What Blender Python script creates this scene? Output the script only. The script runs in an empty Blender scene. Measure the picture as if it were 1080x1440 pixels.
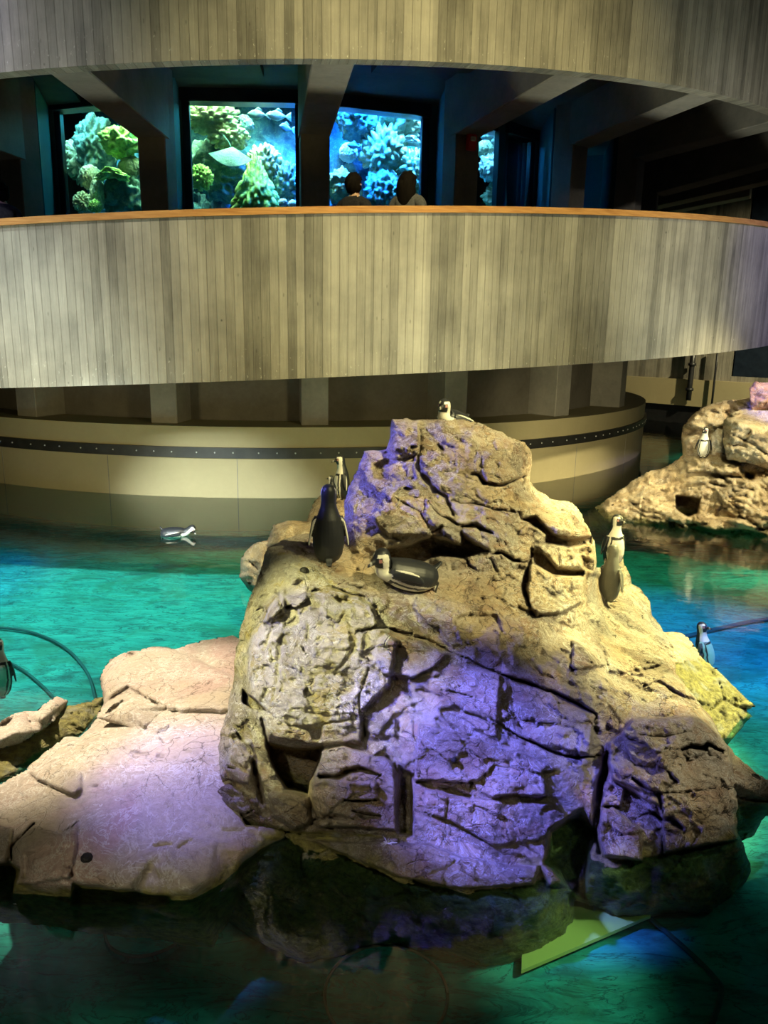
import bpy, bmesh, math, random
import numpy as np
from mathutils import Vector, Matrix, geometry

S = bpy.context.scene
COL = S.collection
PITCH, ROLL, F = 0.2297, 0.0170, 1081.0
CAM = np.array([0.0, 0.0, 2.5])
cP, sP, cR, sR = math.cos(PITCH), math.sin(PITCH), math.cos(ROLL), math.sin(ROLL)
PI = math.pi

# ------------------------------------------------------------------ geometry helpers
def dirs(px, py):
    """view directions (unit forward) of photo pixels, used to measure the place"""
    px = np.asarray(px, float); py = np.asarray(py, float)
    X = px-540; Y = py-720
    xr = X*cR+Y*sR; yr = -X*sR+Y*cR
    u = -yr/F
    return np.stack([xr/F, cP+u*sP, -sP+u*cP], -1)
def at(px, py, Y=None, z=None):
    d = dirs(px, py)
    s = Y/d[1] if Y is not None else (z-2.5)/d[2]
    return Vector(CAM+s*d)

def link(name, me, mat=None, parent=None, smooth=True):
    if mat is not None:
        for m in (mat if isinstance(mat, (list, tuple)) else [mat]): me.materials.append(m)
    if smooth: me.polygons.foreach_set('use_smooth', [True]*len(me.polygons))
    o = bpy.data.objects.new(name, me); COL.objects.link(o)
    if parent is not None: o.parent = parent
    return o
def mesh_from(V, Fc, name='m'):
    me = bpy.data.meshes.new(name); me.from_pydata([tuple(v) for v in V], [], [tuple(f) for f in Fc]); me.update(); return me
def tag(o, label=None, cat=None, group=None, kind=None):
    if label: o['label'] = label
    if cat: o['category'] = cat
    if group: o['group'] = group
    if kind: o['kind'] = kind
    return o
def empty(name, loc, rz=0, label=None, cat=None, group=None):
    o = bpy.data.objects.new(name, None); COL.objects.link(o); o.empty_display_size = .1
    o.location = loc; o.rotation_euler = (0, 0, rz); return tag(o, label, cat, group)
def bm_obj(name, bm, mat, parent=None, smooth=False):
    me = bpy.data.meshes.new(name); bmesh.ops.recalc_face_normals(bm, faces=bm.faces); bm.to_mesh(me); bm.free()
    return link(name, me, mat, parent, smooth)
def box_into(bm, c, s, rz=0, bev=0, M=None):
    r = bmesh.ops.create_cube(bm, size=1)
    T = Matrix.Translation(c) @ Matrix.Rotation(rz, 4, 'Z') @ Matrix.Diagonal((*s, 1))
    if M is not None: T = M @ T
    bmesh.ops.transform(bm, matrix=T, verts=r['verts'])
    if bev:
        es = list({e for v in r['verts'] for e in v.link_edges})
        bmesh.ops.bevel(bm, geom=es, offset=bev, segments=2, affect='EDGES')
def tube_mesh(pts, rad, seg=10, closed_ends=True):
    pts = [Vector(p) for p in pts]; n = len(pts)
    rad = rad if hasattr(rad, '__len__') else [rad]*n
    V = []; Fc = []; up = Vector((0, 0, 1))
    for i, p in enumerate(pts):
        t = (pts[min(i+1, n-1)]-pts[max(i-1, 0)]).normalized()
        a = t.cross(up)
        if a.length < .05: a = t.cross(Vector((1, 0, 0)))
        a.normalize(); b = t.cross(a)
        for k in range(seg):
            w = 2*PI*k/seg; V.append(p+rad[i]*(a*math.cos(w)+b*math.sin(w)))
    for i in range(n-1):
        for k in range(seg):
            k2 = (k+1) % seg; Fc.append((i*seg+k, i*seg+k2, (i+1)*seg+k2, (i+1)*seg+k))
    Fc.append(tuple(range(seg-1, -1, -1))); Fc.append(tuple(range((n-1)*seg, n*seg)))
    return mesh_from(V, Fc)

# ------------------------------------------------------------------ numpy noise
def _h(ix, iy, iz, k):
    h = (ix.astype(np.int64)*374761393+iy.astype(np.int64)*668265263+iz.astype(np.int64)*2147483647+k*1274126177) & 0xffffffff
    h = ((h ^ (h >> 13))*1274126177) & 0xffffffff
    h = ((h ^ (h >> 16))*2246822519) & 0xffffffff
    return ((h ^ (h >> 15)) & 0xffffff)/float(0xffffff)
def vnoise(P, k=0):
    i = np.floor(P).astype(np.int64); f = P-i; f = f*f*f*(f*(f*6-15)+10); r = 0
    for dx in (0, 1):
        for dy in (0, 1):
            for dz in (0, 1):
                w = (f[:, 0] if dx else 1-f[:, 0])*(f[:, 1] if dy else 1-f[:, 1])*(f[:, 2] if dz else 1-f[:, 2])
                r = r+w*_h(i[:, 0]+dx, i[:, 1]+dy, i[:, 2]+dz, k)
    return r*2-1
def fbm(P, k=0, oct=4, rough=.5):
    r = 0; a = 1; t = 0
    for o in range(oct):
        r = r+a*vnoise(P*2**o+o*17.3, k+o); t += a; a *= rough
    return r/t
def facets(P, k=0, tilt=1.0):
    """jagged planar chips: every worley cell is a randomly tilted plane; returns height and edge distance"""
    i = np.floor(P).astype(np.int64); n = len(P)
    d1 = np.full(n, 9.); d2 = np.full(n, 9.); H = np.zeros(n)
    for dx in (-1, 0, 1):
        for dy in (-1, 0, 1):
            for dz in (-1, 0, 1):
                a, b, c = i[:, 0]+dx, i[:, 1]+dy, i[:, 2]+dz
                q = np.stack([a+_h(a, b, c, k), b+_h(a, b, c, k+1), c+_h(a, b, c, k+2)], 1)
                v = P-q; d = np.sqrt((v*v).sum(1))
                h = tilt*(v[:, 0]*(_h(a, b, c, k+3)-.5)+v[:, 1]*(_h(a, b, c, k+4)-.5)+v[:, 2]*(_h(a, b, c, k+5)-.5))*2+(_h(a, b, c, k+6)-.5)*.6
                m = d < d1
                d2 = np.where(m, d1, np.minimum(d2, d)); H = np.where(m, h, H); d1 = np.where(m, d, d1)
    return H, d2-d1
def sstep(x, a, b):
    t = np.clip((x-a)/(b-a), 0, 1); return t*t*(3-2*t)
def seg_dist(px, py, A, B):
    ax, ay = A; bx, by = B; vx, vy = bx-ax, by-ay
    t = np.clip(((px-ax)*vx+(py-ay)*vy)/(vx*vx+vy*vy+1e-9), 0, 1)
    return np.hypot(px-ax-t*vx, py-ay-t*vy), ax+t*vx, ay+t*vy, t
def poly_sd(px, py, poly, near=False):
    d = np.full(px.shape, 1e9); nx = px.copy(); ny = py.copy(); ins = np.zeros(px.shape, bool)
    for i in range(len(poly)):
        A = poly[i]; B = poly[(i+1) % len(poly)]
        dd, qx, qy, _ = seg_dist(px, py, A, B); m = dd < d
        d = np.where(m, dd, d); nx = np.where(m, qx, nx); ny = np.where(m, qy, ny)
        if A[1] != B[1]:
            c = ((A[1] > py) != (B[1] > py)) & (px < (B[0]-A[0])*(py-A[1])/(B[1]-A[1])+A[0]); ins ^= c
    sd = np.where(ins, d, -d)
    return (sd, nx, ny) if near else sd

# ------------------------------------------------------------------ materials
def new_mat(name, rough=.7, base=(.5, .5, .5), metallic=0, spec=.5):
    m = bpy.data.materials.new(name); m.use_nodes = True
    b = m.node_tree.nodes['Principled BSDF']
    b.inputs['Base Color'].default_value = (*base, 1); b.inputs['Roughness'].default_value = rough
    b.inputs['Metallic'].default_value = metallic; b.inputs['Specular IOR Level'].default_value = spec
    return m
class NT:
    def __init__(s, m): s.m = m; s.t = m.node_tree; s.b = s.t.nodes.get('Principled BSDF')
    def n(s, typ, **kw):
        x = s.t.nodes.new('ShaderNode'+typ)
        for k, v in kw.items():
            if k in ('i',):
                for kk, vv in v.items():
                    if hasattr(vv, 'is_linked') or isinstance(vv, bpy.types.NodeSocket): s.t.links.new(vv, x.inputs[kk])
                    else: x.inputs[kk].default_value = vv
            else: setattr(x, k, v)
        return x
    def l(s, a, b): s.t.links.new(a, b)
    def noise(s, vec, scale, detail=4, rough=.5, dist=0):
        return s.n('TexNoise', i={'Vector': vec, 'Scale': scale, 'Detail': detail, 'Roughness': rough, 'Distortion': dist}).outputs['Fac']
    def ramp(s, fac, stops):
        r = s.n('ValToRGB', i={'Fac': fac}); e = r.color_ramp.elements
        while len(e) < len(stops): e.new(.5)
        for q, (p, c) in zip(e, stops):
            q.position = p; q.color = (*c, 1) if hasattr(c, '__len__') else (c, c, c, 1)
        return r.outputs['Color']
    def mix(s, fac, a, b, mode='MIX'):
        x = s.n('Mix', data_type='RGBA', blend_type=mode)
        for sock, v in ((x.inputs[0], fac), (x.inputs[6], a), (x.inputs[7], b)):
            if isinstance(v, bpy.types.NodeSocket): s.l(v, sock)
            elif hasattr(v, '__len__'): sock.default_value = (*v, 1)
            else: sock.default_value = v if sock.type == 'VALUE' else (v, v, v, 1)
        return x.outputs[2]
    def math(s, op, a, b=0, clamp=False):
        x = s.n('Math', operation=op, use_clamp=clamp)
        for j, v in enumerate((a, b)):
            if isinstance(v, bpy.types.NodeSocket): s.l(v, x.inputs[j])
            else: x.inputs[j].default_value = v
        return x.outputs[0]
    def mapr(s, v, a, b, c=0, d=1):
        x = s.n('MapRange', i={'Value': v, 'From Min': a, 'From Max': b, 'To Min': c, 'To Max': d}); return x.outputs[0]
    def mapping(s, vec, scale=(1, 1, 1), rot=(0, 0, 0)):
        return s.n('Mapping', i={'Vector': vec, 'Scale': scale, 'Rotation': rot}).outputs[0]
    def bump(s, h, strength=.5, dist=.02, normal=None):
        i = {'Height': h, 'Strength': strength, 'Distance': dist}
        if normal is not None: i['Normal'] = normal
        return s.n('Bump', i=i).outputs[0]

def rock_mat(name, a, b, c, vein=(.75, .73, .68), veins=.5, yellow=0, algae_z=.035, bump=.7, pink=None, patch=True, alg=1.0):
    m = new_mat(name, .7); t = NT(m)
    v = t.n('NewGeometry').outputs['Position']
    n1 = t.noise(v, 1.6, 6, .6, .4); n2 = t.noise(v, 6, 8, .65, .6); n3 = t.noise(v, 38, 6, .7)
    col = t.mix(t.mapr(n1, .38, .62), a, b)
    col = t.mix(t.mapr(n2, .5, .72), col, c)
    if pink: col = t.mix(t.mapr(t.noise(v, 1.3, 3, .5, .8), .5, .62, 0, .8), col, pink)
    if yellow: col = t.mix(t.mapr(t.noise(t.mapping(v, (1, 1, .6)), 4.5, 5, .6, 1), .5, .62, 0, yellow), col, (.50, .43, .16))
    wv = t.mapping(t.mix(.22, v, t.n('TexNoise', i={'Vector': v, 'Scale': 3.5, 'Detail': 4.}).outputs['Color']), (1, 1, 2.0), (0, .3, 0))
    vor = t.n('TexVoronoi', i={'Vector': wv, 'Scale': 5.0}).outputs['Color']
    vr = t.n('SeparateColor', i={0: vor}).outputs[0]
    col = t.mix(1.0, col, t.ramp(vr, [(0, (.68, .63, .60)), (.35, (.92, .88, .84)), (.7, (1.15, 1.08, .98)), (1, (1.35, 1.3, 1.25))]), 'MULTIPLY') if patch else col
    dk = t.mapr(t.noise(v, 8, 7, .7, .8), .56, .68, 0, .65)
    col = t.mix(dk, col, t.mix(1.0, col, (.38, .30, .24), 'MULTIPLY')) if patch else col
    col = t.mix(t.mapr(n3, .35, .65, .0, .45), col, t.mix(1.0, col, (.45, .42, .4), 'MULTIPLY'))
    spk = t.noise(v, 160, 3, .8); col = t.mix(t.mapr(spk, .56, .66, 0, .5), col, (.62, .58, .52))
    # grime caught in the cracks
    gr = t.math('MULTIPLY', t.mapr(t.n('TexVoronoi', feature='DISTANCE_TO_EDGE', i={'Vector': wv, 'Scale': 9.0}).outputs['Distance'], 0, .035, 1, 0), t.mapr(n1, .44, .56, 0, .75))
    col = t.mix(gr, col, (.07, .05, .035))
    # pale mineral veins and droppings
    r = t.math('ABSOLUTE', t.math('SUBTRACT', t.noise(v, 5.5, 5, .65, 2.2), .5))
    ve = t.mapr(r, .005, .026, 1, 0); ve = t.math('MULTIPLY', ve, t.mapr(t.noise(v, 2.3, 3), .42, .54, 0, veins))
    r2 = t.math('ABSOLUTE', t.math('SUBTRACT', t.noise(v, 17, 4, .6, 2.5), .5))
    ve2 = t.math('MULTIPLY', t.mapr(r2, .0, .03, 1, 0), t.mapr(t.noise(v, 3.1, 3), .48, .56, 0, veins))
    spl = t.mapr(t.noise(v, 9, 6, .75, 3), .66, .72, 0, veins*.8)
    col = t.mix(t.math('MAXIMUM', t.math('MAXIMUM', ve, ve2), spl), col, vein)
    # algae that grows in and just above the water
    z = t.n('SeparateXYZ', i={0: v}).outputs[2]
    zz = t.math('ADD', z, t.math('MULTIPLY', t.math('SUBTRACT', t.noise(v, 7, 5, .6), .5), .16))
    al = t.mapr(zz, algae_z, algae_z+.05, 1, 0)
    alc = t.mix(t.mapr(t.noise(t.mapping(v, (1, 1, 2)), 22, 6, .7), .35, .65), (.13*alg, .115*alg, .05*alg), (.42*alg, .38*alg, .13*alg))
    alc = t.mix(t.mapr(t.noise(v, 6, 4), .55, .7, 0, .8), alc, (.34*alg, .36*alg, .36*alg))
    col = t.mix(al, col, alc)
    t.l(col, t.b.inputs['Base Color'])
    t.l(t.mapr(al, 0, 1, .62, .38), t.b.inputs['Roughness'])
    t.b.inputs['Specular IOR Level'].default_value = .35
    cr = t.n('TexVoronoi', feature='DISTANCE_TO_EDGE', i={'Vector': t.mapping(t.mix(.12, v, t.n('TexNoise', i={'Vector': v, 'Scale': 6.}).outputs['Color']), (1, 1, 2.4), (0, .35, 0)), 'Scale': 4.5}).outputs['Distance']
    crk = t.mapr(cr, 0, .02, -.6, 0)
    ck2 = t.n('TexVoronoi', feature='DISTANCE_TO_EDGE', i={'Vector': wv, 'Scale': 9.0}).outputs['Distance']
    fch = t.n('TexVoronoi', i={'Vector': wv, 'Scale': 16.0}).outputs['Color']
    crk = t.math('ADD', crk, t.math('ADD', t.math('MULTIPLY', t.mapr(ck2, 0, .03, -.5, 0), t.mapr(n1, .45, .55)), t.math('MULTIPLY', t.n('SeparateColor', i={0: fch}).outputs[1], .35 if patch else .1)))
    hgt = t.math('ADD', t.math('ADD', t.math('MULTIPLY', t.noise(t.mapping(v, (1, 1, 1.8), (0, .3, 0)), 12, 12, .72, .7), 1.6), t.math('MULTIPLY', t.noise(v, 70, 6, .7), .35)), t.math('MULTIPLY', crk, t.mapr(n2, .45, .6)))
    t.l(t.bump(hgt, bump, .035), t.b.inputs['Normal'])
    return m
M = {}
M['crag'] = rock_mat('grey_tan_rock', (.38, .36, .34), (.48, .38, .25), (.36, .22, .14), veins=.6, bump=.9)
M['bulge'] = rock_mat('streaked_rock', (.56, .55, .52), (.50, .47, .34), (.60, .60, .60), veins=.9, yellow=.9, bump=.9)
M['slab'] = rock_mat('pale_pink_rock', (.56, .49, .41), (.60, .50, .38), (.50, .42, .36), veins=.8, algae_z=.03, bump=.4, pink=(.58, .40, .36), patch=False)
M['tan'] = rock_mat('tan_rock', (.50, .42, .29), (.44, .34, .22), (.36, .26, .18), veins=.5, alg=.3)
M['moss'] = rock_mat('mossy_rock', (.16, .15, .05), (.24, .21, .07), (.10, .08, .04), veins=.15, algae_z=.3)
M['rust'] = rock_mat('rust_red_rock', (.48, .25, .16), (.42, .22, .13), (.5, .34, .25), veins=.3)

def concrete(name, base, boards=True, var=.5, spec=.25, bumps=.6):
    m = new_mat(name, .75, spec=spec); t = NT(m)
    uv = t.n('UVMap', uv_map='arc').outputs[0] if boards else t.n('NewGeometry').outputs['Position']
    if boards:
        s = t.n('SeparateXYZ', i={0: uv}); u, v = s.outputs[0], s.outputs[1]
        wob = t.math('MULTIPLY', t.noise(t.mapping(uv, (2, .3, 1)), 2, 2), .02)
        uu = t.math('ADD', u, wob)
        def board(w, seed):
            q = t.math('DIVIDE', uu, w); fl = t.math('FLOOR', q)
            wn = t.n('TexWhiteNoise', noise_dimensions='1D'); t.l(t.math('ADD', fl, seed), wn.inputs['W'])
            fr = t.math('FRACT', q); e = t.math('MINIMUM', fr, t.math('SUBTRACT', 1, fr))
            return wn.outputs['Value'], t.math('MULTIPLY', e, w)
        b1, e1 = board(.093, .5); b2, e2 = board(.31, 9.5); b3, e3 = board(.047, 4.3)
        grain = t.noise(t.mapping(uv, (26, 1.2, 1)), 2.0, 6, .65)
        fine = t.noise(t.mapping(uv, (120, 4, 1)), 1, 4, .7)
        blot = t.noise(uv, 1.3, 5, .6); blot2 = t.noise(t.mapping(uv, (1, .25, 1)), 4, 5, .6)
        tone = t.math('ADD', t.math('MULTIPLY', b1, .38), t.math('MULTIPLY', b2, .22))
        tone = t.math('ADD', tone, t.math('MULTIPLY', b3, .14))
        tone = t.math('ADD', tone, t.math('MULTIPLY', grain, .45))
        tone = t.math('ADD', tone, t.math('MULTIPLY', blot2, .8)); tone = t.math('ADD', tone, t.math('MULTIPLY', fine, .25))
        dark = tuple(c*(1-var) for c in base); lite = tuple(min(1, c*(1+var*.75)) for c in base)
        col = t.ramp(t.mapr(tone, .75, 1.5), [(0, dark), (.5, base), (1, lite)])
        col = t.mix(t.mapr(blot, .4, .65, 0, .7), col, t.mix(1, col, (.6, .6, .62), 'MULTIPLY'))
        seam = t.mapr(e1, .0015, .005, 1, 0)
        col = t.mix(t.math('MULTIPLY', seam, .35), col, t.mix(1, col, (.35, .33, .3), 'MULTIPLY'))
        # form tie holes and knots
        kn = t.n('TexVoronoi', i={'Vector': t.mapping(uv, (1, .8, 1)), 'Scale': 2.2}).outputs['Distance']
        col = t.mix(t.mapr(kn, .015, .035, .85, 0), col, (.03, .03, .03))
        kn2 = t.n('TexVoronoi', i={'Vector': t.mapping(uv, (3, 1, 1)), 'Scale': 3.1}).outputs['Distance']
        col = t.mix(t.mapr(kn2, .04, .09, .5, 0), col, t.mix(1, col, (.3, .3, .28), 'MULTIPLY'))
        low = t.mapr(v, .0, .45, .6, 0)
        sp = t.math('MULTIPLY', t.mapr(t.noise(t.mapping(uv, (1, .5, 1)), 28, 4, .7), .62, .7), low)
        col = t.mix(sp, col, (.6, .58, .5))
        t.l(t.bump(t.math('ADD', t.math('MULTIPLY', b1, .5), t.math('ADD', grain, t.math('MULTIPLY', seam, -.8))), bumps, .012), t.b.inputs['Normal'])
    else:
        a = t.noise(uv, 1.5, 6, .6); b = t.noise(uv, 14, 6, .7)
        tone = t.math('ADD', t.math('MULTIPLY', a, .7), t.math('MULTIPLY', b, .3))
        col = t.ramp(tone, [(.3, tuple(c*(1-var) for c in base)), (.7, tuple(c*(1+var*.5) for c in base))])
        t.l(t.bump(b, .3, .01), t.b.inputs['Normal'])
    t.l(col, t.b.inputs['Base Color']); return m
M['board'] = concrete('board_marked_concrete', (.24, .22, .18))
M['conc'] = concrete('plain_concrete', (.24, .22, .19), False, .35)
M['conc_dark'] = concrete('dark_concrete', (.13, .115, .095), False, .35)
M['teal'] = concrete('teal_painted_wall', (.03, .11, .13), False, .2)
M['cream'] = concrete('cream_painted_wall', (.37, .31, .18), False, .10)
def grain_mat(name, a, b, rough=.4, scale=(1, 30, 30), spec=.5):
    m = new_mat(name, rough, spec=spec); t = NT(m); v = t.n('TexCoord').outputs['Object']
    g = t.noise(t.mapping(v, scale), 2, 5, .6)
    t.l(t.ramp(g, [(.3, a), (.7, b)]), t.b.inputs['Base Color']); return m
M['wood'] = grain_mat('varnished_wood', (.30, .13, .04), (.50, .26, .09), .3, (2, 2, 30))
M['rubber'] = grain_mat('black_rubber', (.012, .012, .012), (.03, .028, .025), .5, (3, 3, 3))
M['steel'] = grain_mat('bolt_steel', (.4, .4, .4), (.6, .6, .58), .3, (9, 9, 9)); 
M['reflection_line'] = grain_mat('dark_teal_reflection', (.01, .09, .11), (.015, .13, .15), .6, (3, 3, 3))
M['black'] = grain_mat('black_paint', (.008, .008, .01), (.016, .016, .018), .4, (3, 3, 3))
M['red'] = grain_mat('red_plastic', (.6, .03, .03), (.7, .05, .05), .35, (3, 3, 3))
M['white'] = grain_mat('white_plastic', (.7, .7, .68), (.8, .8, .78), .35, (3, 3, 3))
M['frame'] = grain_mat('dark_window_frame', (.006, .01, .02), (.012, .02, .035), .4, (3, 3, 3))
# pool floor: worn teal paint with the water's dark ripple lines painted in
m = new_mat('teal_pool_floor', .6); t = NT(m); v = t.n('NewGeometry').outputs['Position']
w = t.noise(t.mapping(v, (.6, 1.7, 1), (0, 0, .35)), 3.2, 8, .7, 1.2)
w2 = t.noise(t.mapping(v, (1.2, 5, 1), (0, 0, .15)), 5, 5, .7, .8)
col = t.ramp(w, [(.32, (.02, .16, .17)), (.5, (.035, .42, .42)), (.68, (.07, .58, .55))])
col = t.mix(t.mapr(w2, .3, .45, .75, 0), col, (.02, .17, .20))
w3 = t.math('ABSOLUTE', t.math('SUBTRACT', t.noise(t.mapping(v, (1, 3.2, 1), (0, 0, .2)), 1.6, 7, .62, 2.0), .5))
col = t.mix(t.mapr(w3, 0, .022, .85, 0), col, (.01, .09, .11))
col = t.mix(t.mapr(t.noise(v, 1.2, 6, .7, 1), .5, .62, 0, .6), col, (.03, .22, .16))
t.l(col, t.b.inputs['Base Color']); M['floor'] = m
# water
m = bpy.data.materials.new('pool_water'); m.use_nodes = True; t = NT(m); t.t.nodes.clear()
v = t.n('NewGeometry').outputs['Position']
rip = t.math('ADD', t.math('MULTIPLY', t.noise(t.mapping(v, (1, 1.6, 1)), 3.0, 3, .5, .5), 1.0), t.math('MULTIPLY', t.noise(t.mapping(v, (1, 2, 1)), 9, 3, .6), .3))
amp = t.mapr(t.noise(v, .35, 2), .4, .65, .25, 1)
sy = t.n('SeparateXYZ', i={0: v}).outputs[1]
amp = t.math('MULTIPLY', amp, t.mapr(sy, 3.5, 8, .3, .6))
bmp = t.bump(t.math('MULTIPLY', rip, amp), .28, .03)
gl = t.n('BsdfGlossy', i={'Roughness': .015, 'Color': (1, 1, 1, 1), 'Normal': bmp})
tr = t.n('BsdfTransparent', i={'Color': (.64, .94, .86, 1)})
fr = t.n('Fresnel', i={'IOR': 1.5, 'Normal': bmp})
mx = t.n('MixShader'); t.l(fr.outputs[0], mx.inputs[0]); t.l(tr.outputs[0], mx.inputs[1]); t.l(gl.outputs[0], mx.inputs[2])
out = t.n('OutputMaterial'); t.l(mx.outputs[0], out.inputs[0]); M['water'] = m
# pane
m = bpy.data.materials.new('aquarium_glass'); m.use_nodes = True; t = NT(m); t.t.nodes.clear()
gl = t.n('BsdfGlossy', i={'Roughness': .02}); tr = t.n('BsdfTransparent', i={'Color': (.85, .97, 1, 1)})
fr = t.n('Fresnel', i={'IOR': 1.2}); mx = t.n('MixShader')
t.l(fr.outputs[0], mx.inputs[0]); t.l(tr.outputs[0], mx.inputs[1]); t.l(gl.outputs[0], mx.inputs[2])
out = t.n('OutputMaterial'); t.l(mx.outputs[0], out.inputs[0]); M['glass'] = m
def attr_mat(name, rough=.5, bump=0):
    m = new_mat(name, rough); t = NT(m)
    c = t.n('Attribute', attribute_name='Col').outputs['Color']
    v = t.n('TexCoord').outputs['Object']
    g = t.noise(v, 90, 4, .7)
    c = t.mix(t.mapr(g, .3, .7, 0, .25), c, t.mix(1, c, (.5, .5, .5), 'MULTIPLY'))
    t.l(c, t.b.inputs['Base Color'])
    t.l(t.bump(g, .3, .004), t.b.inputs['Normal']); return m
M['feather'] = attr_mat('penguin_plumage', .45)

# ------------------------------------------------------------------ rock builder
def relief(outline, ctrl, feats=(), cracks=(), step=3.0, thick=.8, jag=3.0, amp=1.0, scale=1.0, rnd=.1, seed=0, warp=3.0, blur=5, cell=2.6, aniso=(1, 1, 2.0), dip=.3):
    """closed rock solid. outline + ctrl are measured from the photograph and carry a distance, feats are blocks and
    hollows with their offset in metres, cracks are grooves; noise adds chips. Returns a mesh with front and back."""
    rs = random.Random(seed)
    pl = []
    for i in range(len(outline)):
        A = outline[i]; B = outline[(i+1) % len(outline)]; L = math.hypot(B[0]-A[0], B[1]-A[1]); n = max(1, int(L/9))
        for k in range(n):
            t_ = k/n; j = jag*(0 if k == 0 else 1)
            pl.append((A[0]+(B[0]-A[0])*t_+rs.uniform(-j, j), A[1]+(B[1]-A[1])*t_+rs.uniform(-j, j)))
    xs = [p[0] for p in pl]; ys = [p[1] for p in pl]
    gx = np.arange(min(xs)-step, max(xs)+step*1.5, step); gy = np.arange(min(ys)-step, max(ys)+step*1.5, step)
    GX, GY = np.meshgrid(gx, gy); sh = GX.shape
    sd, nx, ny = poly_sd(GX.ravel(), GY.ravel(), pl, True)
    keep = sd > -.62*step; snap = keep & (sd < .45*step)
    x = np.where(snap, nx, GX.ravel()); y = np.where(snap, ny, GY.ravel()); sd = np.where(snap, 0, sd)
    # inverse distance interpolated over triangles (planes stay planes)
    C = []
    for c in ctrl:
        d = dirs(c[0], c[1]); s = c[2]/d[1] if len(c) == 3 else (c[3]-2.5)/d[2]
        C.append((c[0], c[1], 1/s))
    C = np.array(C)
    vv, ee, ff, ov, oe, of = geometry.delaunay_2d_cdt([Vector((a, b)) for a, b, _ in C], [], [], 0, 1e-4)
    cid = [o[0] if o else 0 for o in ov]
    val = np.full(x.shape, np.nan)
    for f in ff:
        a, b, c = [C[cid[k]] for k in f]
        den = (b[1]-c[1])*(a[0]-c[0])+(c[0]-b[0])*(a[1]-c[1])
        if abs(den) < 1e-6: continue
        l1 = ((b[1]-c[1])*(x-c[0])+(c[0]-b[0])*(y-c[1]))/den; l2 = ((c[1]-a[1])*(x-c[0])+(a[0]-c[0])*(y-c[1]))/den; l3 = 1-l1-l2
        ins = (l1 >= -1e-4) & (l2 >= -1e-4) & (l3 >= -1e-4)
        val = np.where(ins, l1*a[2]+l2*b[2]+l3*c[2], val)
    bad = np.isnan(val)
    if bad.any():
        bi = np.where(bad)[0]
        dd = (x[bi, None]-C[None, :, 0])**2+(y[bi, None]-C[None, :, 1])**2
        w_ = 1/(dd+4)**1.5; val[bi] = (w_*C[None, :, 2]).sum(1)/w_.sum(1)
    G = val.reshape(sh)
    for _ in range(blur):
        P_ = np.pad(G, 1, mode='edge'); G = (P_[1:-1, 1:-1]*2+P_[:-2, 1:-1]+P_[2:, 1:-1]+P_[1:-1, :-2]+P_[1:-1, 2:])/6
    s = 1/G.ravel()
    D = dirs(x, y); P = CAM+s[:, None]*D
    # warped pixel coords give hand traced features ragged borders
    Q = np.stack([x/26, y/26, 0*x+seed], 1)
    wx = x+warp*fbm(Q, 11, 3); wy = y+warp*fbm(Q+40, 12, 3)
    off = np.zeros_like(s)
    for ft in feats:
        poly, o = ft[0], ft[1]; soft = ft[2] if len(ft) > 2 else 4; tx, ty = ft[3] if len(ft) > 3 else (0, 0)
        cx = sum(p[0] for p in poly)/len(poly); cy = sum(p[1] for p in poly)/len(poly)
        k = sstep(poly_sd(wx, wy, poly), -soft*.5, soft)
        off += k*(o+tx*(wx-cx)/100+ty*(wy-cy)/100)
    for cr in cracks:
        pts, wd, dp = cr; d = np.full(x.shape, 1e9); tt = np.zeros(x.shape)
        for i in range(len(pts)-1):
            q, _, _, tl = seg_dist(wx, wy, pts[i], pts[i+1]); tl = (tl+i)/(len(pts)-1); m_ = q < d; d = np.where(m_, q, d); tt = np.where(m_, tl, tt)
        wv = wd*(.35+.65*np.sin(PI*np.clip(tt, .06, .94)))*(1+.35*vnoise(Q*3, 5))
        off -= dp*(1-sstep(d, wv*.35, wv))
    cd, sd_ = math.cos(dip), math.sin(dip)
    R = np.stack([P[:, 0]*cd-P[:, 2]*sd_, P[:, 1], P[:, 0]*sd_+P[:, 2]*cd], 1)
    W = R+.06*np.stack([fbm(P*5, 21+seed, 3), fbm(P*5+9, 22+seed, 3), fbm(P*5+19, 23+seed, 3)], 1)
    A = np.array(aniso)
    h1, e1 = facets(W*cell*A, 31+seed); h2, e2 = facets(W*cell*2.7*A+5, 51+seed)
    h3, e3 = facets(W*cell*7*A+5, 71+seed)
    n = .048*scale*h1+.040*scale*h2+.016*h3+.05*scale*fbm(P*2.2, 3+seed, 3)+.022*fbm(P*13, 7+seed, 5, .62)
    strat = fbm(np.stack([R[:, 0]*1.3, R[:, 1]*1.3, R[:, 2]*17], 1), 91+seed, 3)
    n += .020*strat
    n -= .010*scale*(1-sstep(e1, .0, .04))*(vnoise(P*3, 8) > 0) + .006*(1-sstep(e2, 0, .05))*(vnoise(P*4, 9) > .1)
    off += amp*n
    off -= rnd*np.exp(-np.maximum(sd, 0)/7.0)
    s = s-off
    Fv = CAM+s[:, None]*D
    # solid back
    T = thick*np.sqrt(np.clip(sd/70.0, 0, 1))
    B = CAM+(s+T)[:, None]*D
    B[:, 2] -= .15*T
    keep2 = keep.reshape(sh); idx = -np.ones(sh, int); 
    q = keep2[:-1, :-1] & keep2[1:, :-1] & keep2[:-1, 1:] & keep2[1:, 1:]
    cnt = np.zeros(sh, int); cnt[:-1, :-1] += q; cnt[1:, :-1] += q; cnt[:-1, 1:] += q; cnt[1:, 1:] += q
    used = cnt > 0; idx[used] = np.arange(used.sum()); fi = idx
    V = Fv[used.ravel()]
    inner = cnt == 4; bidx = idx.copy(); bidx[inner] = used.sum()+np.arange(inner.sum())
    V2 = B[inner.ravel()]
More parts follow.
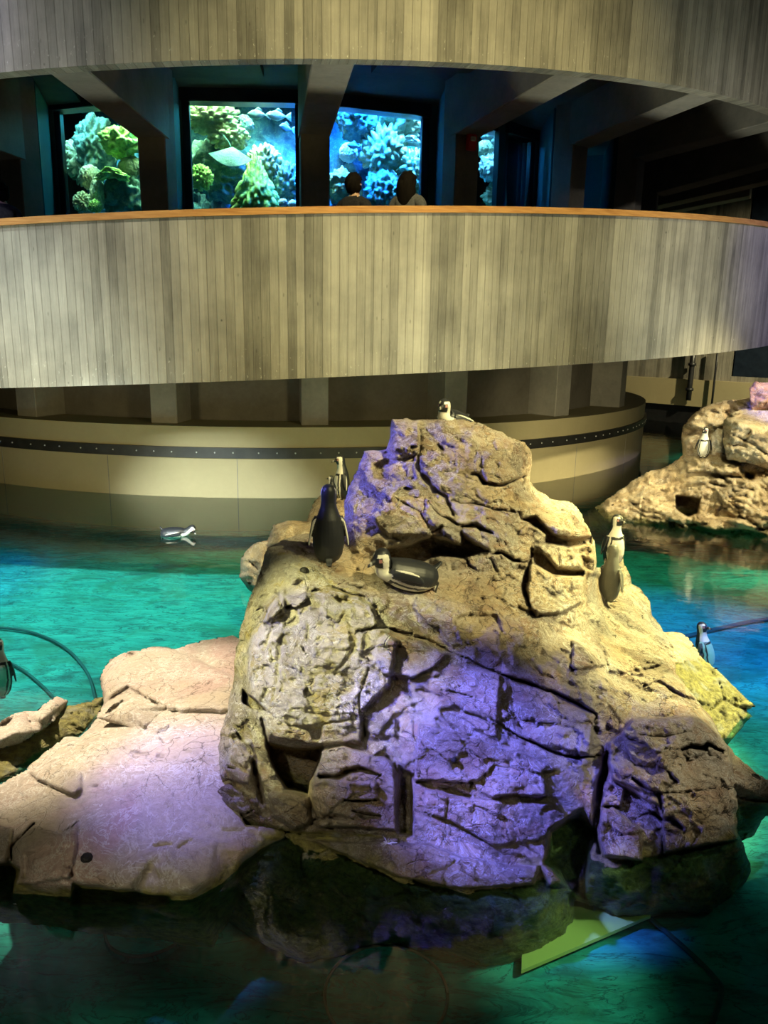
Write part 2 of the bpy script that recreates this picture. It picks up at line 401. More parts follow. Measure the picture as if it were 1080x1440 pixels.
    def quads(ix, flip):
        a, b, c, d = ix[:-1, :-1][q], ix[1:, :-1][q], ix[1:, 1:][q], ix[:-1, 1:][q]
        return np.stack([a, d, c, b] if flip else [a, b, c, d], 1)
    faces = np.concatenate([quads(fi, False), quads(bidx, True)])
    allV = np.concatenate([V, V2])
    me = bpy.data.meshes.new('rock'); me.vertices.add(len(allV)); me.vertices.foreach_set('co', allV.astype(np.float32).ravel())
    nf = len(faces); me.loops.add(nf*4); me.loops.foreach_set('vertex_index', faces.astype(np.int32).ravel())
    me.polygons.add(nf); me.polygons.foreach_set('loop_start', np.arange(0, nf*4, 4, dtype=np.int32)); me.polygons.foreach_set('loop_total', np.full(nf, 4, np.int32))
    me.update(calc_edges=True); me.validate()
    return me

def recenter(o):
    """origin of a single mesh thing goes to its own centre base"""
    me = o.data; n = len(me.vertices); a = np.empty(n*3, np.float32); me.vertices.foreach_get('co', a); a = a.reshape(-1, 3)
    c = Vector(((a[:, 0].min()+a[:, 0].max())/2, (a[:, 1].min()+a[:, 1].max())/2, a[:, 2].min()))
    a -= np.array(c, np.float32); me.vertices.foreach_set('co', a.ravel()); me.update()
    o.location = Vector(o.location)+c; return o

# ------------------------------------------------------------------ the rock island
def Z(x, y, z): return (x, y, None, z)
crag_out = [(551, 589), (592, 590), (640, 590), (672, 594), (706, 607), (724, 617), (738, 622), (747, 634), (748, 655), (745, 676), (757, 690), (775, 702),
 (805, 707), (818, 722), (829, 743), (836, 760), (838, 798), (848, 798), (851, 784), (862, 777), (876, 781), (882, 800), (888, 821), (900, 827), (914, 845), (917, 866), (932, 886), (946, 908), (950, 945), (968, 968), (986, 992),
 (1002, 1010), (1016, 1038), (1034, 1062), (1037, 1105), (1036, 1165), (1046, 1186), (1056, 1226), (1038, 1248), (1000, 1282), (958, 1276), (912, 1287),
 (868, 1288), (838, 1274), (808, 1264), (806, 1296), (780, 1326), (748, 1340), (716, 1356), (680, 1361), (650, 1346), (600, 1330), (560, 1326), (520, 1328), (480, 1342),
 (430, 1353), (402, 1342), (372, 1326), (340, 1308), (318, 1290), (322, 1240), (352, 1200), (388, 1178), (352, 1160), (310, 1152), (281, 1143), (290, 1105), (305, 1060),
 (316, 1010), (326, 968), (329, 930), (336, 890), (348, 850), (362, 812), (376, 770), (400, 758), (436, 750), (470, 772), (482, 760), (484, 705), (498, 668), (512, 634), (543, 632), (549, 612)]
crag_c = [
 # peak
 (551, 589, 5.1), (600, 589, 5.12), (672, 594, 5.15), (724, 612, 5.2), (750, 640, 5.25), (748, 676, 5.2), (775, 702, 5.2), (812, 712, 5.2), (838, 760, 5.15), (838, 800, 5.05),
 (512, 634, 4.95), (545, 634, 4.92), (484, 705, 4.72), (482, 760, 4.6), (560, 640, 4.78), (600, 650, 4.75), (660, 640, 4.85), (710, 650, 4.95), (600, 700, 4.62), (540, 700, 4.6),
 (660, 700, 4.68), (730, 710, 4.8), (790, 740, 4.88), (500, 745, 4.55), (560, 752, 4.42), (640, 755, 4.45), (700, 770, 4.5), (770, 790, 4.68), (820, 810, 4.85),
 (500, 785, 4.42), (560, 790, 4.5), (640, 800, 4.45), (700, 820, 4.38), (750, 850, 4.42), (810, 845, 4.7),
 # shelf the penguins use
 (376, 770, 4.5), (400, 758, 4.6), (436, 750, 4.65), (462, 795, 4.28), (420, 800, 4.2), (380, 815, 4.22), (500, 815, 4.2), (540, 838, 4.1), (600, 845, 4.15), (650, 858, 4.15), (700, 868, 4.15), (760, 868, 4.28),
 (829, 848, 4.95), (858, 850, 5.6), (852, 784, 6.1), (876, 781, 6.15), (852, 815, 5.9), (888, 824, 6.05), (914, 845, 6.0), (932, 886, 5.6), (880, 868, 5.4), (905, 892, 5.2), (800, 880, 4.5), (860, 900, 4.9), (934, 918, 4.9),
 # upper plateau of the lower mass
 (560, 872, 3.95), (480, 835, 4.02), (440, 832, 4.0), (400, 840, 4.02), (362, 830, 4.2), (620, 905, 3.88), (700, 925, 3.85), (750, 940, 3.88), (830, 930, 4.1), (850, 965, 3.95), (934, 960, 4.3), (968, 968, 4.3), (900, 985, 4.0),
 # left bulge
 (348, 860, 4.1), (336, 900, 4.0), (329, 940, 3.9), (326, 980, 3.8), (370, 900, 3.82), (440, 900, 3.74), (500, 900, 3.78), (360, 980, 3.66), (440, 980, 3.55), (510, 960, 3.62), (470, 1030, 3.5), (390, 1035, 3.52), (340, 1040, 3.6),
 (305, 1060, 3.66), (290, 1105, 3.55), (281, 1143, 3.45), (340, 1100, 3.5), (310, 1152, 3.44), (352, 1160, 3.42), (380, 1120, 3.46), (430, 1140, 3.4), (388, 1176, 3.40), (540, 1060, 3.42), (480, 1100, 3.38), (540, 1150, 3.34), (440, 1172, 3.36),
 # violet wall
 (560, 950, 3.66), (600, 960, 3.62), (640, 990, 3.56), (700, 975, 3.68), (760, 990, 3.68), (830, 1000, 3.78), (600, 1025, 3.46), (700, 1050, 3.46), (800, 1070, 3.5), (600, 1090, 3.36), (700, 1110, 3.34), (800, 1120, 3.4),
 (600, 1150, 3.26), (690, 1160, 3.22), (780, 1150, 3.36), (600, 1195, 3.2), (680, 1210, 3.13), (740, 1215, 3.16), (500, 1190, 3.3),
 # right mass
 (986, 992, 4.1), (1002, 1010, 4.0), (1016, 1038, 3.9), (1034, 1062, 3.82), (880, 1010, 3.8), (950, 1015, 3.82), (860, 1050, 3.72), (930, 1060, 3.68), (1000, 1070, 3.74), (850, 1110, 3.56), (930, 1120, 3.5), (1037, 1110, 3.68), (1000, 1140, 3.5),
 (860, 1165, 3.38), (930, 1180, 3.38), (1036, 1168, 3.54), (850, 1205, 3.28), (900, 1205, 3.3),
 # below the water
 Z(400, 1180, -.0), Z(480, 1208, 0), Z(567, 1238, 0), Z(650, 1256, 0), Z(720, 1250, 0), Z(770, 1235, 0), Z(340, 1225, -.04), Z(322, 1290, -.3), Z(372, 1326, -.36), Z(430, 1353, -.42), Z(480, 1342, -.4), Z(560, 1326, -.34),
 Z(430, 1270, -.12), Z(520, 1280, -.14), Z(620, 1300, -.14), Z(600, 1330, -.36), Z(680, 1361, -.44), Z(680, 1310, -.16), Z(748, 1340, -.4), Z(806, 1296, -.34), Z(808, 1264, -.3), Z(760, 1290, -.15), Z(838, 1274, -.34), Z(868, 1288, -.36), Z(930, 1284, -.36), Z(1000, 1282, -.36),
 Z(870, 1230, -.03), Z(950, 1212, -.02), Z(1044, 1182, -.02), Z(1056, 1226, -.26), Z(960, 1250, -.14), Z(820, 1235, -.1)]
crag_f = [
 ([(551, 589), (592, 589), (590, 630), (583, 642), (543, 633)], .06, 3),
 ([(523, 653), (587, 637), (584, 675), (559, 682), (528, 673)], -.07, 4, (.05, .1)),
 ([(540, 685), (600, 690), (625, 735), (600, 752), (545, 755), (520, 730)], .05, 6),
 ([(675, 642), (692, 637), (737, 667), (722, 679), (703, 684), (684, 681), (677, 662)], .05, 4),
 ([(648, 748), (681, 774), (664, 773), (648, 768)], -.16, 3),
 ([(533, 782), (548, 769), (578, 765), (592, 758), (606, 752), (640, 764), (684, 776), (650, 786), (620, 782), (592, 790), (575, 800), (545, 796)], -.26, 4),
 ([(605, 750), (612, 742), (628, 745), (645, 748), (646, 766), (618, 768)], .05, 3),
 ([(604, 745), (622, 741), (624, 752), (606, 756)], -.14, 3),
 ([(648, 742), (690, 752), (694, 780), (652, 750)], .05, 3),
 ([(735, 729), (752, 727), (770, 744), (778, 752), (800, 756), (836, 756), (834, 766), (800, 770), (764, 764), (768, 752), (752, 744)], -.22, 3),
 ([(778, 742), (819, 746), (823, 760), (783, 760)], .06, 3),
 ([(748, 730), (762, 735), (769, 750), (755, 750), (744, 744)], .05, 3),
 ([(745, 775), (757, 773), (785, 800), (823, 803), (820, 812), (780, 810), (750, 794)], -.2, 3),
 ([(744, 799), (782, 808), (822, 811), (820, 847), (790, 862), (755, 866), (742, 848)], .10, 3),
 ([(752, 766), (803, 763), (821, 798), (785, 799)], .05, 3),
 ([(818, 782), (836, 790), (834, 804), (820, 802)], -.12, 3),
 ([(640, 870), (660, 862), (700, 866), (706, 890), (664, 900), (645, 890)], -.05, 4),
 ([(803, 900), (846, 912), (852, 936), (806, 942)], .07, 2),
 ([(764, 905), (803, 900), (803, 935), (760, 925)], .03, 4, (-.05, 0)),
 ([(848, 908), (900, 930), (905, 950), (858, 944)], .06, 2),
 ([(705, 928), (716, 936), (741, 948), (782, 956), (836, 978), (838, 1001), (790, 976), (746, 959), (708, 946)], .06, 2),
 ([(540, 893), (580, 902), (632, 920), (606, 940), (582, 953), (540, 948), (520, 915)], .07, 3, (0, .06)),
 ([(632, 925), (706, 950), (700, 1040), (650, 1020), (634, 980)], .03, 4, (.08, 0)),
 ([(712, 950), (838, 1004), (830, 1062), (762, 1048), (722, 1020)], .03, 4, (.12, 0)),
 ([(587, 1018), (657, 1034), (734, 1059), (786, 1081), (760, 1087), (696, 1075), (673, 1098), (584, 1098)], .07, 2),
 ([(696, 1075), (762, 1084), (773, 1120), (690, 1123), (676, 1115)], .06, 4),
 ([(700, 1098), (768, 1103), (770, 1120), (692, 1120)], .05, 3),
 ([(596, 1108), (640, 1120), (700, 1126), (786, 1130), (800, 1150), (760, 1180), (690, 1190), (640, 1160), (594, 1145)], .05, 3, (0, -.04)),
 ([(595, 1186), (651, 1204), (720, 1216), (760, 1216), (750, 1246), (640, 1250), (560, 1234), (430, 1180), (500, 1184)], .08, 4),
 ([(562, 1077), (582, 1088), (582, 1175), (558, 1172)], -.16, 5),
 ([(772, 1166), (818, 1140), (842, 1172), (828, 1200), (822, 1262), (790, 1240), (765, 1215)], -.26, 7),
 ([(760, 1212), (790, 1222), (800, 1246), (770, 1244)], .1, 5),
 ([(856, 1045), (872, 1029), (888, 1009), (975, 1007), (1019, 1037), (1040, 1107), (1040, 1180), (958, 1196), (935, 1200), (927, 1134), (858, 1095)], .14, 3),
 ([(872, 1029), (888, 1009), (940, 1012), (960, 1050), (940, 1080), (890, 1075)], .04, 2),
 ([(856, 1070), (900, 1078), (935, 1098), (925, 1120), (858, 1095)], .05, 3),
 ([(849, 1098), (877, 1107), (874, 1134), (847, 1132)], .10, 2),
 ([(847, 1142), (863, 1134), (902, 1168), (903, 1212), (849, 1204), (838, 1168)], .16, 4),
 ([(900, 1165), (934, 1170), (932, 1204), (902, 1206)], .05, 4),
 # left bulge
 ([(385, 838), (430, 834), (480, 832), (525, 845), (536, 878), (560, 900), (550, 965), (512, 1000), (508, 1046), (450, 1049), (376, 1040), (345, 985), (350, 900)], .12, 7),
 ([(440, 890), (512, 890), (506, 940), (440, 940)], .03, 4, (0, -.05)),
 ([(436, 945), (500, 945), (500, 975), (436, 968)], -.02, 3, (0, -.06)),
 ([(470, 978), (500, 976), (498, 1004), (472, 1002)], .03, 3),
 ([(362, 850), (400, 826), (402, 860), (380, 875)], .05, 4),
 ([(400, 800), (440, 795), (452, 812), (410, 820)], .04, 4),
 ([(339, 970), (353, 978), (377, 1000), (350, 996), (340, 987)], -.22, 2),
 ([(433, 1024), (455, 1022), (452, 1040), (440, 1040)], -.08, 3),
 ([(376, 1045), (392, 1048), (425, 1052), (452, 1048), (450, 1069), (438, 1097), (435, 1118), (403, 1110), (389, 1091), (379, 1063)], -.5, 3),
 ([(450, 1053), (480, 1047), (556, 1072), (558, 1168), (448, 1163), (438, 1119)], .12, 4),
 ([(490, 1098), (528, 1098), (532, 1124), (484, 1124)], .05, 3),
 ([(512, 1000), (546, 994), (560, 1012), (556, 1036), (516, 1040)], .05, 5),
 ([(378, 1116), (403, 1110), (434, 1122), (437, 1158), (414, 1166), (381, 1147)], .12, 5),
 ([(287, 1113), (325, 1102), (362, 1127), (366, 1147), (312, 1152), (279, 1141)], .08, 6),
 ([(330, 1040), (352, 1040), (358, 1070), (352, 1110), (326, 1092), (312, 1075)], .07, 5),
 ([(316, 1075), (352, 1090), (350, 1105), (312, 1095)], .04, 3),
]
crag_k = [
 ([(664, 666), (671, 667), (681, 680), (703, 683), (720, 678), (737, 670)], 3, .08), ([(704, 684), (722, 677), (734, 674), (734, 683)], 4, .08),
 ([(637, 703), (670, 710), (692, 717), (732, 720), (734, 730)], 2.6, .06), ([(592, 606), (589, 659), (603, 681), (628, 700), (637, 725)], 6, .07),
 ([(650, 739), (670, 739), (692, 750)], 4, .1), ([(748, 772), (741, 806), (738, 825), (745, 853)], 4.5, .16), ([(692, 781), (706, 778), (720, 788), (741, 791)], 3.2, .12),
 ([(640, 780), (652, 782), (660, 796), (668, 800)], 2.5, .06), ([(676, 642), (677, 660)], 2, .03), ([(616, 625), (625, 632)], 5, .07), ([(640, 616), (650, 622)], 4, .05),
 ([(600, 700), (616, 726), (640, 735), (650, 742)], 2.5, .05), ([(556, 700), (590, 720), (604, 745)], 2.5, .04), ([(730, 660), (748, 652)], 3, .05),
 ([(651, 924), (707, 948), (746, 962), (790, 979), (840, 1004)], 2.6, .07), ([(540, 886), (600, 900), (651, 924)], 2.4, .05), ([(620, 968), (665, 982)], 2.4, .05),
 ([(655, 1003), (668, 1007), (695, 1020), (718, 1040)], 2.2, .04), ([(690, 1012), (730, 1036), (762, 1051), (782, 1060), (815, 1065), (845, 1062)], 2.8, .08),
 ([(718, 1002), (735, 1025), (732, 1034)], 2, .03), ([(618, 1109), (660, 1118)], 4.5, .1), ([(584, 1098), (606, 1104)], 3.5, .06), ([(596, 1143), (632, 1157), (690, 1188)], 2.4, .07), ([(632, 1121), (623, 1154)], 2.4, .05),
 ([(855, 1060), (848, 1092), (841, 1125), (836, 1165), (842, 1200)], 8, .16), ([(960, 1056), (972, 1050), (991, 1052), (997, 1046), (1017, 1055)], 5, .2),
 ([(919, 1145), (932, 1153), (944, 1152), (960, 1165)], 6, .15), ([(891, 1095), (910, 1108), (927, 1118), (932, 1140)], 5, .12), ([(935, 1115), (960, 1116), (1005, 1109)], 2.4, .05),
 ([(900, 1032), (935, 1036), (975, 1028)], 2.2, .04), ([(940, 1085), (950, 1100), (936, 1112)], 2.6, .06), ([(903, 965), (925, 960), (950, 975), (975, 985)], 3.4, .07), ([(880, 945), (900, 942), (930, 936)], 3, .06),
 ([(503, 888), (530, 883), (578, 891)], 3.4, .08), ([(467, 827), (505, 838), (528, 852), (533, 868)], 3.4, .07), ([(520, 940), (505, 975), (506, 1005)], 2.4, .05),
 ([(386, 833), (392, 842), (397, 853)], 2.6, .06), ([(360, 857), (368, 855), (375, 860)], 4, .08), ([(366, 874), (376, 879), (386, 876)], 3, .06), ([(425, 910), (430, 920)], 2.2, .05),
 ([(384, 880), (370, 920), (360, 960)], 5, .02), ([(402, 870), (392, 930), (384, 985)], 5, .02), ([(355, 900), (345, 950)], 4, .02), ([(505, 885), (492, 920), (470, 950)], 4, .025),
 ([(450, 1091), (475, 1094), (490, 1084), (506, 1080), (534, 1091)], 5.5, .14), ([(484, 1124), (505, 1126), (528, 1124)], 3.4, .08), ([(498, 1141), (516, 1150), (534, 1147)], 5.5, .12), ([(442, 1152), (470, 1150), (498, 1152)], 4, .1),
 ([(325, 1147), (340, 1146), (356, 1140)], 3, .08), ([(356, 1072), (360, 1092), (366, 1115), (370, 1130)], 7, .12), ([(334, 1030), (342, 1046), (354, 1061)], 5, .09), ([(368, 1010), (376, 1050), (384, 1070)], 4, .08), ([(318, 1076), (330, 1082)], 3, .06),
 ([(545, 1062), (560, 1085)], 4, .06), ([(508, 1000), (512, 1040)], 3, .04), ([(405, 1020), (430, 1024), (460, 1018), (500, 1012)], 3.5, .04), ([(430, 1000), (470, 1008)], 3, .03), ([(380, 1166), (440, 1172), (520, 1176), (560, 1176)], 4, .06),
]
def assign_zone(me, polys, mats_n=2):
    """second material inside the given outlines (ragged border)"""
    n = len(me.polygons); c = np.empty(n*3, np.float32); me.polygons.foreach_get('center', c); c = c.reshape(-1, 3)
    d = c-CAM; fw = d[:, 1]*cP-d[:, 2]*sP; u = d[:, 1]*sP+d[:, 2]*cP; X = F*d[:, 0]/fw; Yp = -F*u/fw
    px = 540+X*cR-Yp*sR+10*fbm(c*7.0, 3, 4); py = 720+X*sR+Yp*cR+10*fbm(c*7.0+5, 4, 4)
    idx = np.zeros(n, np.int32)
    for k, pl in polys: idx[poly_sd(px, py, pl) > 0] = k
    me.polygons.foreach_set('material_index', idx)

me = relief(crag_out, crag_c, crag_f, crag_k, step=2.1, thick=1.1, jag=2.2, amp=.8, rnd=.10, seed=3, blur=6, aniso=(1, 1, 1.9))
crag = link('rock_crag', me, [M['crag'], M['bulge']])
assign_zone(me, [(1, [(340, 770), (420, 780), (470, 820), (530, 845), (545, 890), (550, 960), (512, 1000), (510, 1025), (380, 1030), (330, 1060), (270, 1160), (270, 900)])])
recenter(crag); tag(crag, 'tall grey and tan rock crag with a small cave, centre of the pool', 'rock')

slab_out = [(-30, 1120), (16, 1093), (37, 1082), (62, 1058), (91, 1036), (112, 1037), (134, 1012), (146, 990), (142, 965), (140, 953), (156, 926), (185, 915), (222, 909), (246, 913),
 (285, 900), (327, 893), (345, 905), (350, 960), (345, 1050), (330, 1130), (345, 1160), (400, 1168), (405, 1178), (372, 1200), (345, 1224), (330, 1280), (300, 1332), (268, 1330), (230, 1322), (180, 1318), (120, 1312), (60, 1300), (-30, 1296), (-30, 1200)]
slab_c = [Z(-30, 1120, .12), Z(16, 1093, .14), Z(62, 1058, .16), Z(112, 1037, .2), Z(146, 990, .2), Z(140, 953, .14), Z(156, 926, .18), Z(222, 909, .22), Z(285, 900, .2), Z(327, 893, .25), Z(345, 905, .28),
 Z(170, 945, .24), Z(200, 1020, .28), Z(120, 1090, .24), Z(200, 1100, .26), Z(300, 960, .3), Z(300, 1050, .3), Z(340, 1050, .3), Z(270, 1140, .2), Z(330, 1140, .18), Z(60, 1140, .18), Z(20, 1180, .12), Z(-30, 1190, .1), Z(130, 1180, .19), Z(220, 1200, .16), Z(300, 1190, .13),
 Z(345, 1160, .14), Z(400, 1168, .06), Z(50, 1215, .14), Z(100, 1236, .13), Z(180, 1245, .12), Z(270, 1248, .10), Z(290, 1236, .09), Z(340, 1200, .08), Z(375, 1182, .05), (30, 1248, 2.98), (100, 1262, 2.97), (190, 1268, 2.96), (270, 1268, 2.96), (-30, 1250, 2.98),
 Z(-30, 1296, -.22), Z(120, 1312, -.26), Z(230, 1322, -.28), Z(300, 1332, -.3), Z(330, 1280, -.22), Z(372, 1204, -.05), Z(345, 1228, -.1), Z(405, 1180, 0), Z(330, 1240, -.03)]
slab_f = [([(49, 1093), (74, 1105), (105, 1116), (116, 1109), (116, 1086), (80, 1072), (40, 1085)], .05, 2), ([(140, 950), (156, 926), (222, 909), (249, 914), (300, 940), (335, 955), (330, 1000), (240, 1000), (180, 965), (150, 985)], .06, 3),
 ([(249, 914), (327, 892), (345, 905), (345, 960), (327, 950)], -.05, 3), ([(17, 1190), (47, 1160), (78, 1173), (112, 1152), (105, 1200), (96, 1236), (20, 1246), (22, 1215)], .05, 3),
 ([(-30, 1150), (18, 1162), (16, 1190), (8, 1212), (-30, 1216)], .06, 3), ([(-30, 1216), (12, 1212), (30, 1222), (14, 1262), (-30, 1270)], -.12, 4),
 ([(100, 1243), (140, 1245), (195, 1254), (240, 1262), (230, 1274), (100, 1272)], -.10, 3), ([(34, 1200), (70, 1190), (84, 1215), (60, 1238), (30, 1236)], -.03, 3, (.08, 0))]
slab_k = [([(47, 1158), (34, 1172), (17, 1192), (18, 1212)], 3, .07), ([(78, 1173), (96, 1166), (112, 1153)], 2.2, .06), ([(249, 914), (285, 930), (327, 950)], 2.4, .05), ([(95, 1217), (104, 1236)], 2.5, .04),
 ([(150, 1045), (190, 1060), (260, 1068)], 2, .02), ([(215, 1190), (240, 1187)], 3, .03), ([(200, 1228), (216, 1224)], 3, .03), ([(246, 1196), (270, 1180)], 2.4, .03)]
me = relief(slab_out, slab_c, slab_f, slab_k, step=2.8, thick=.35, jag=1.6, amp=.35, rnd=.05, seed=9, blur=4, aniso=(.7, .7, 1.6), cell=1.6)
slab = recenter(link('rock_slab', me, M['slab'])); tag(slab, 'broad low pale pink and cream rock slab reaching to the left edge of the pool', 'rock')

me = relief([(136, 1012), (160, 992), (187, 975), (212, 984), (234, 994), (232, 1004), (216, 1020), (203, 1032), (170, 1022)],
 [Z(136, 1012, .28), Z(187, 975, .30), Z(234, 994, .31), Z(203, 1024, .29), (203, 1032, at(203, 1024, z=.29)[1]+.005), (234, 1003, at(234, 996, z=.31)[1]+.005), Z(185, 1000, .32)], [], [], step=2.0, thick=.10, jag=.8, amp=.12, rnd=.015, seed=5, blur=1)
flake = recenter(link('flat_stone', me, M['slab'])); flake.location.z += .01; tag(flake, 'thin flat pinkish stone flake lying on top of the pale slab', 'rock')

me = relief([(-30, 1030), (0, 1014), (18, 1004), (35, 1000), (50, 1000), (62, 990), (80, 979), (96, 985), (92, 1000), (60, 1026), (30, 1045), (-30, 1062)],
 [Z(-30, 1030, .1), Z(35, 1000, .14), Z(80, 979, .15), Z(96, 985, .1), Z(60, 1010, .2), Z(20, 1030, .2), Z(-30, 1062, .12), Z(60, 1030, .13)], [], [([(36, 1000), (44, 1020)], 2.4, .05)], step=2.6, thick=.3, jag=1.5, amp=.4, rnd=.06, seed=14, blur=2)
tag(recenter(link('rock_boulder', me, M['slab'])), 'small pale pink rock at the left edge, behind the green mossy rock', 'rock')
me = relief([(-30, 1062), (10, 1050), (60, 1024), (95, 992), (146, 980), (150, 992), (136, 1012), (112, 1036), (90, 1040), (60, 1062), (36, 1084), (10, 1098), (-30, 1110)],
 [Z(-30, 1062, .07), Z(60, 1024, .09), Z(95, 990, .08), Z(146, 980, .03), Z(136, 1012, .0), Z(112, 1036, .0), Z(60, 1062, .0), Z(10, 1098, .0), Z(-30, 1110, -.02), Z(60, 1042, .05), Z(110, 1010, .05)], [], [], step=2.6, thick=.3, jag=2.5, amp=.45, rnd=.04, seed=17, blur=2)
tag(recenter(link('mossy_rock', me, M['moss'])), 'low rock covered in green moss, between the pale slab and the small pink rock', 'rock')

me = relief([(336, 812), (339, 784), (348, 772), (358, 764), (376, 760), (384, 738), (404, 732), (432, 733), (440, 706), (452, 694), (470, 690), (494, 698), (510, 740), (500, 800), (440, 850), (380, 848), (362, 838), (348, 828)],
 [(336, 812, 7.2), (345, 826, 7.22), (358, 764, 7.4), (384, 738, 7.6), (432, 733, 7.6), (452, 694, 7.9), (494, 698, 7.9), (370, 800, 7.1), (410, 760, 7.2), (440, 740, 7.3), (470, 710, 7.6), (500, 800, 7.0), (440, 850, 6.8), (380, 848, 6.95)],
 [([(383, 738), (440, 734), (440, 765), (376, 768)], .12, 3)], [([(352, 790), (362, 800)], 3, .06), ([(376, 762), (372, 800)], 3, .08)], step=2.4, thick=1.0, jag=1.2, amp=1.0, rnd=.2, seed=23, blur=3)
tag(recenter(link('rock_boulder', me, M['tan'])), 'cream boulder behind the crag on its left, small penguins standing on it', 'rock')

me = relief([(905, 892), (925, 886), (958, 890), (974, 905), (990, 928), (1022, 955), (1046, 978), (1064, 993), (1050, 998), (1058, 1008), (1038, 1030), (1024, 1046), (1004, 1074), (990, 1050), (950, 1000), (900, 960), (880, 920)],
 [Z(905, 892, .28), Z(958, 890, .25), Z(990, 928, .2), Z(1030, 960, .14), Z(1064, 993, .08), Z(1050, 1012, .0), Z(1024, 1046, -.02), Z(1004, 1074, -.05), Z(940, 930, .36), Z(960, 960, .3), Z(1000, 990, .16), Z(940, 980, .3), Z(880, 920, .35)],
 [([(935, 935), (985, 925), (1040, 985), (1010, 1050), (960, 990)], -.05, 4)], [([(1012, 958), (1020, 985), (1000, 1000)], 2.6, .06), ([(1018, 985), (1056, 1000)], 2.4, .04)], step=2.4, thick=.7, jag=2.2, amp=.8, rnd=.1, seed=29, blur=3)
o = link('rock_boulder', me, [M['moss'], M['tan']])
assign_zone(me, [(1, [(860, 870), (990, 870), (992, 925), (950, 930), (930, 945), (900, 1000), (860, 1000)])]); recenter(o)
tag(o, 'wet mossy boulder with a yellow dry top, right behind the crag', 'rock')
me = relief([(1000, 1052), (1018, 1050), (1040, 1066), (1062, 1086), (1084, 1100), (1110, 1125), (1110, 1160), (1078, 1146), (1060, 1176), (1030, 1190), (1010, 1170), (1000, 1100)],
 [Z(1000, 1052, .22), Z(1040, 1066, .2), Z(1084, 1100, .16), Z(1110, 1125, .14), Z(1035, 1100, .24), Z(1080, 1126, .05), Z(1040, 1128, .04), Z(1110, 1160, -.2), Z(1060, 1176, -.28), Z(1030, 1190, -.3), Z(1010, 1130, .05)],
 [], [([(1036, 1118), (1060, 1126), (1082, 1128)], 2.4, .05)], step=2.4, thick=.5, jag=1.5, amp=.5, rnd=.06, seed=33, blur=2)
tag(recenter(link('rock_boulder', me, M['crag'])), 'brown rock with a black ringed plug at the right edge, its foot under water', 'rock')

# ------------------------------------------------------------------ far island on the right
far_out = [(826, 718), (848, 706), (870, 690), (896, 672), (912, 662), (932, 658), (944, 652), (960, 640), (958, 616), (960, 600), (972, 585), (985, 574), (1000, 568), (1030, 562), (1050, 560), (1060, 556), (1110, 552), (1140, 600), (1140, 790),
 (1080, 776), (1040, 768), (1000, 764), (960, 762), (920, 760), (880, 758), (850, 752), (828, 736)]
far_c = [(826, 718, 11.1), (870, 692, 11.2), (912, 662, 11.3), (944, 652, 11.2), (960, 640, 11.3), (958, 616, 11.5), (972, 585, 11.6), (1000, 568, 11.6), (1060, 556, 11.5), (1110, 552, 11.5), (1140, 600, 11.3),
 (960, 655, 10.95), (1000, 650, 10.7), (1015, 600, 11.2), (1080, 640, 10.6), (1080, 600, 11.0), (920, 690, 10.8), (980, 700, 10.2), (1040, 700, 10.1), (1100, 700, 10.0), (900, 715, 10.4), (960, 730, 9.95), (1040, 735, 9.8),
 Z(850, 728, .0), Z(900, 738, .0), Z(960, 744, 0), Z(1020, 748, 0), Z(1080, 754, 0), Z(1140, 762, 0), Z(850, 752, -.3), Z(920, 760, -.35), Z(1000, 764, -.38), Z(1080, 776, -.4), Z(1140, 790, -.4)]
far_f = [([(960, 600), (985, 574), (1018, 568), (1018, 598), (1000, 604), (980, 606)], .25, 3), ([(950, 697), (985, 700), (984, 722), (970, 726), (951, 715)], -.9, 2),
 ([(962, 640), (990, 644), (1040, 655), (1040, 668), (965, 664)], .2, 3), ([(1005, 690), (1080, 670), (1140, 700), (1140, 740), (1060, 740), (1020, 720)], .15, 5), ([(975, 735), (1000, 728), (1050, 730), (1070, 742), (1000, 748)], .2, 3), ([(1046, 663), (1062, 666), (1058, 678), (1046, 674)], -.25, 3), ([(958, 612), (984, 612), (984, 638), (958, 640)], .15, 3)]
far_k = [([(905, 705), (918, 708)], 3, .15), ([(880, 700), (900, 716), (926, 722)], 3, .1), ([(930, 690), (1000, 680), (1060, 690)], 2.4, .1), ([(1040, 726), (1075, 745)], 4, .2), ([(906, 700), (900, 735)], 2.4, .15), ([(950, 660), (1000, 670), (1040, 672)], 2.4, .1), ([(860, 710), (900, 722), (940, 734), (1000, 738)], 2.6, .12)]
me = relief(far_out, far_c, far_f, far_k, step=2.2, thick=2.2, jag=1.5, amp=2.1, scale=1.0, rnd=.25, seed=41, blur=3, cell=1.5, aniso=(1, 1, 2.2))
tag(recenter(link('rock_island', me, M['tan'])), 'far yellow rock island at the right edge with a square den opening above the waterline', 'rock')
me = relief([(1018, 590), (1030, 580), (1060, 574), (1110, 572), (1140, 620), (1140, 680), (1080, 660), (1052, 650), (1022, 646), (1016, 620)],
 [(1018, 590, 10.6), (1060, 574, 11.1), (1110, 572, 11.1), (1140, 620, 10.6), (1140, 680, 10.2), (1080, 602, 10.3), (1040, 594, 10.3), (1022, 646, 10.2), (1080, 655, 10.1)], [], [([(1030, 610), (1060, 625), (1080, 640)], 3, .1)], step=2.2, thick=1.2, jag=1.4, amp=1.6, rnd=.15, seed=44, blur=2, cell=1.6)
tag(recenter(link('rock_boulder', me, M['tan'])), 'big tan block with violet lit top on the far right island, beside the standing penguin', 'rock')
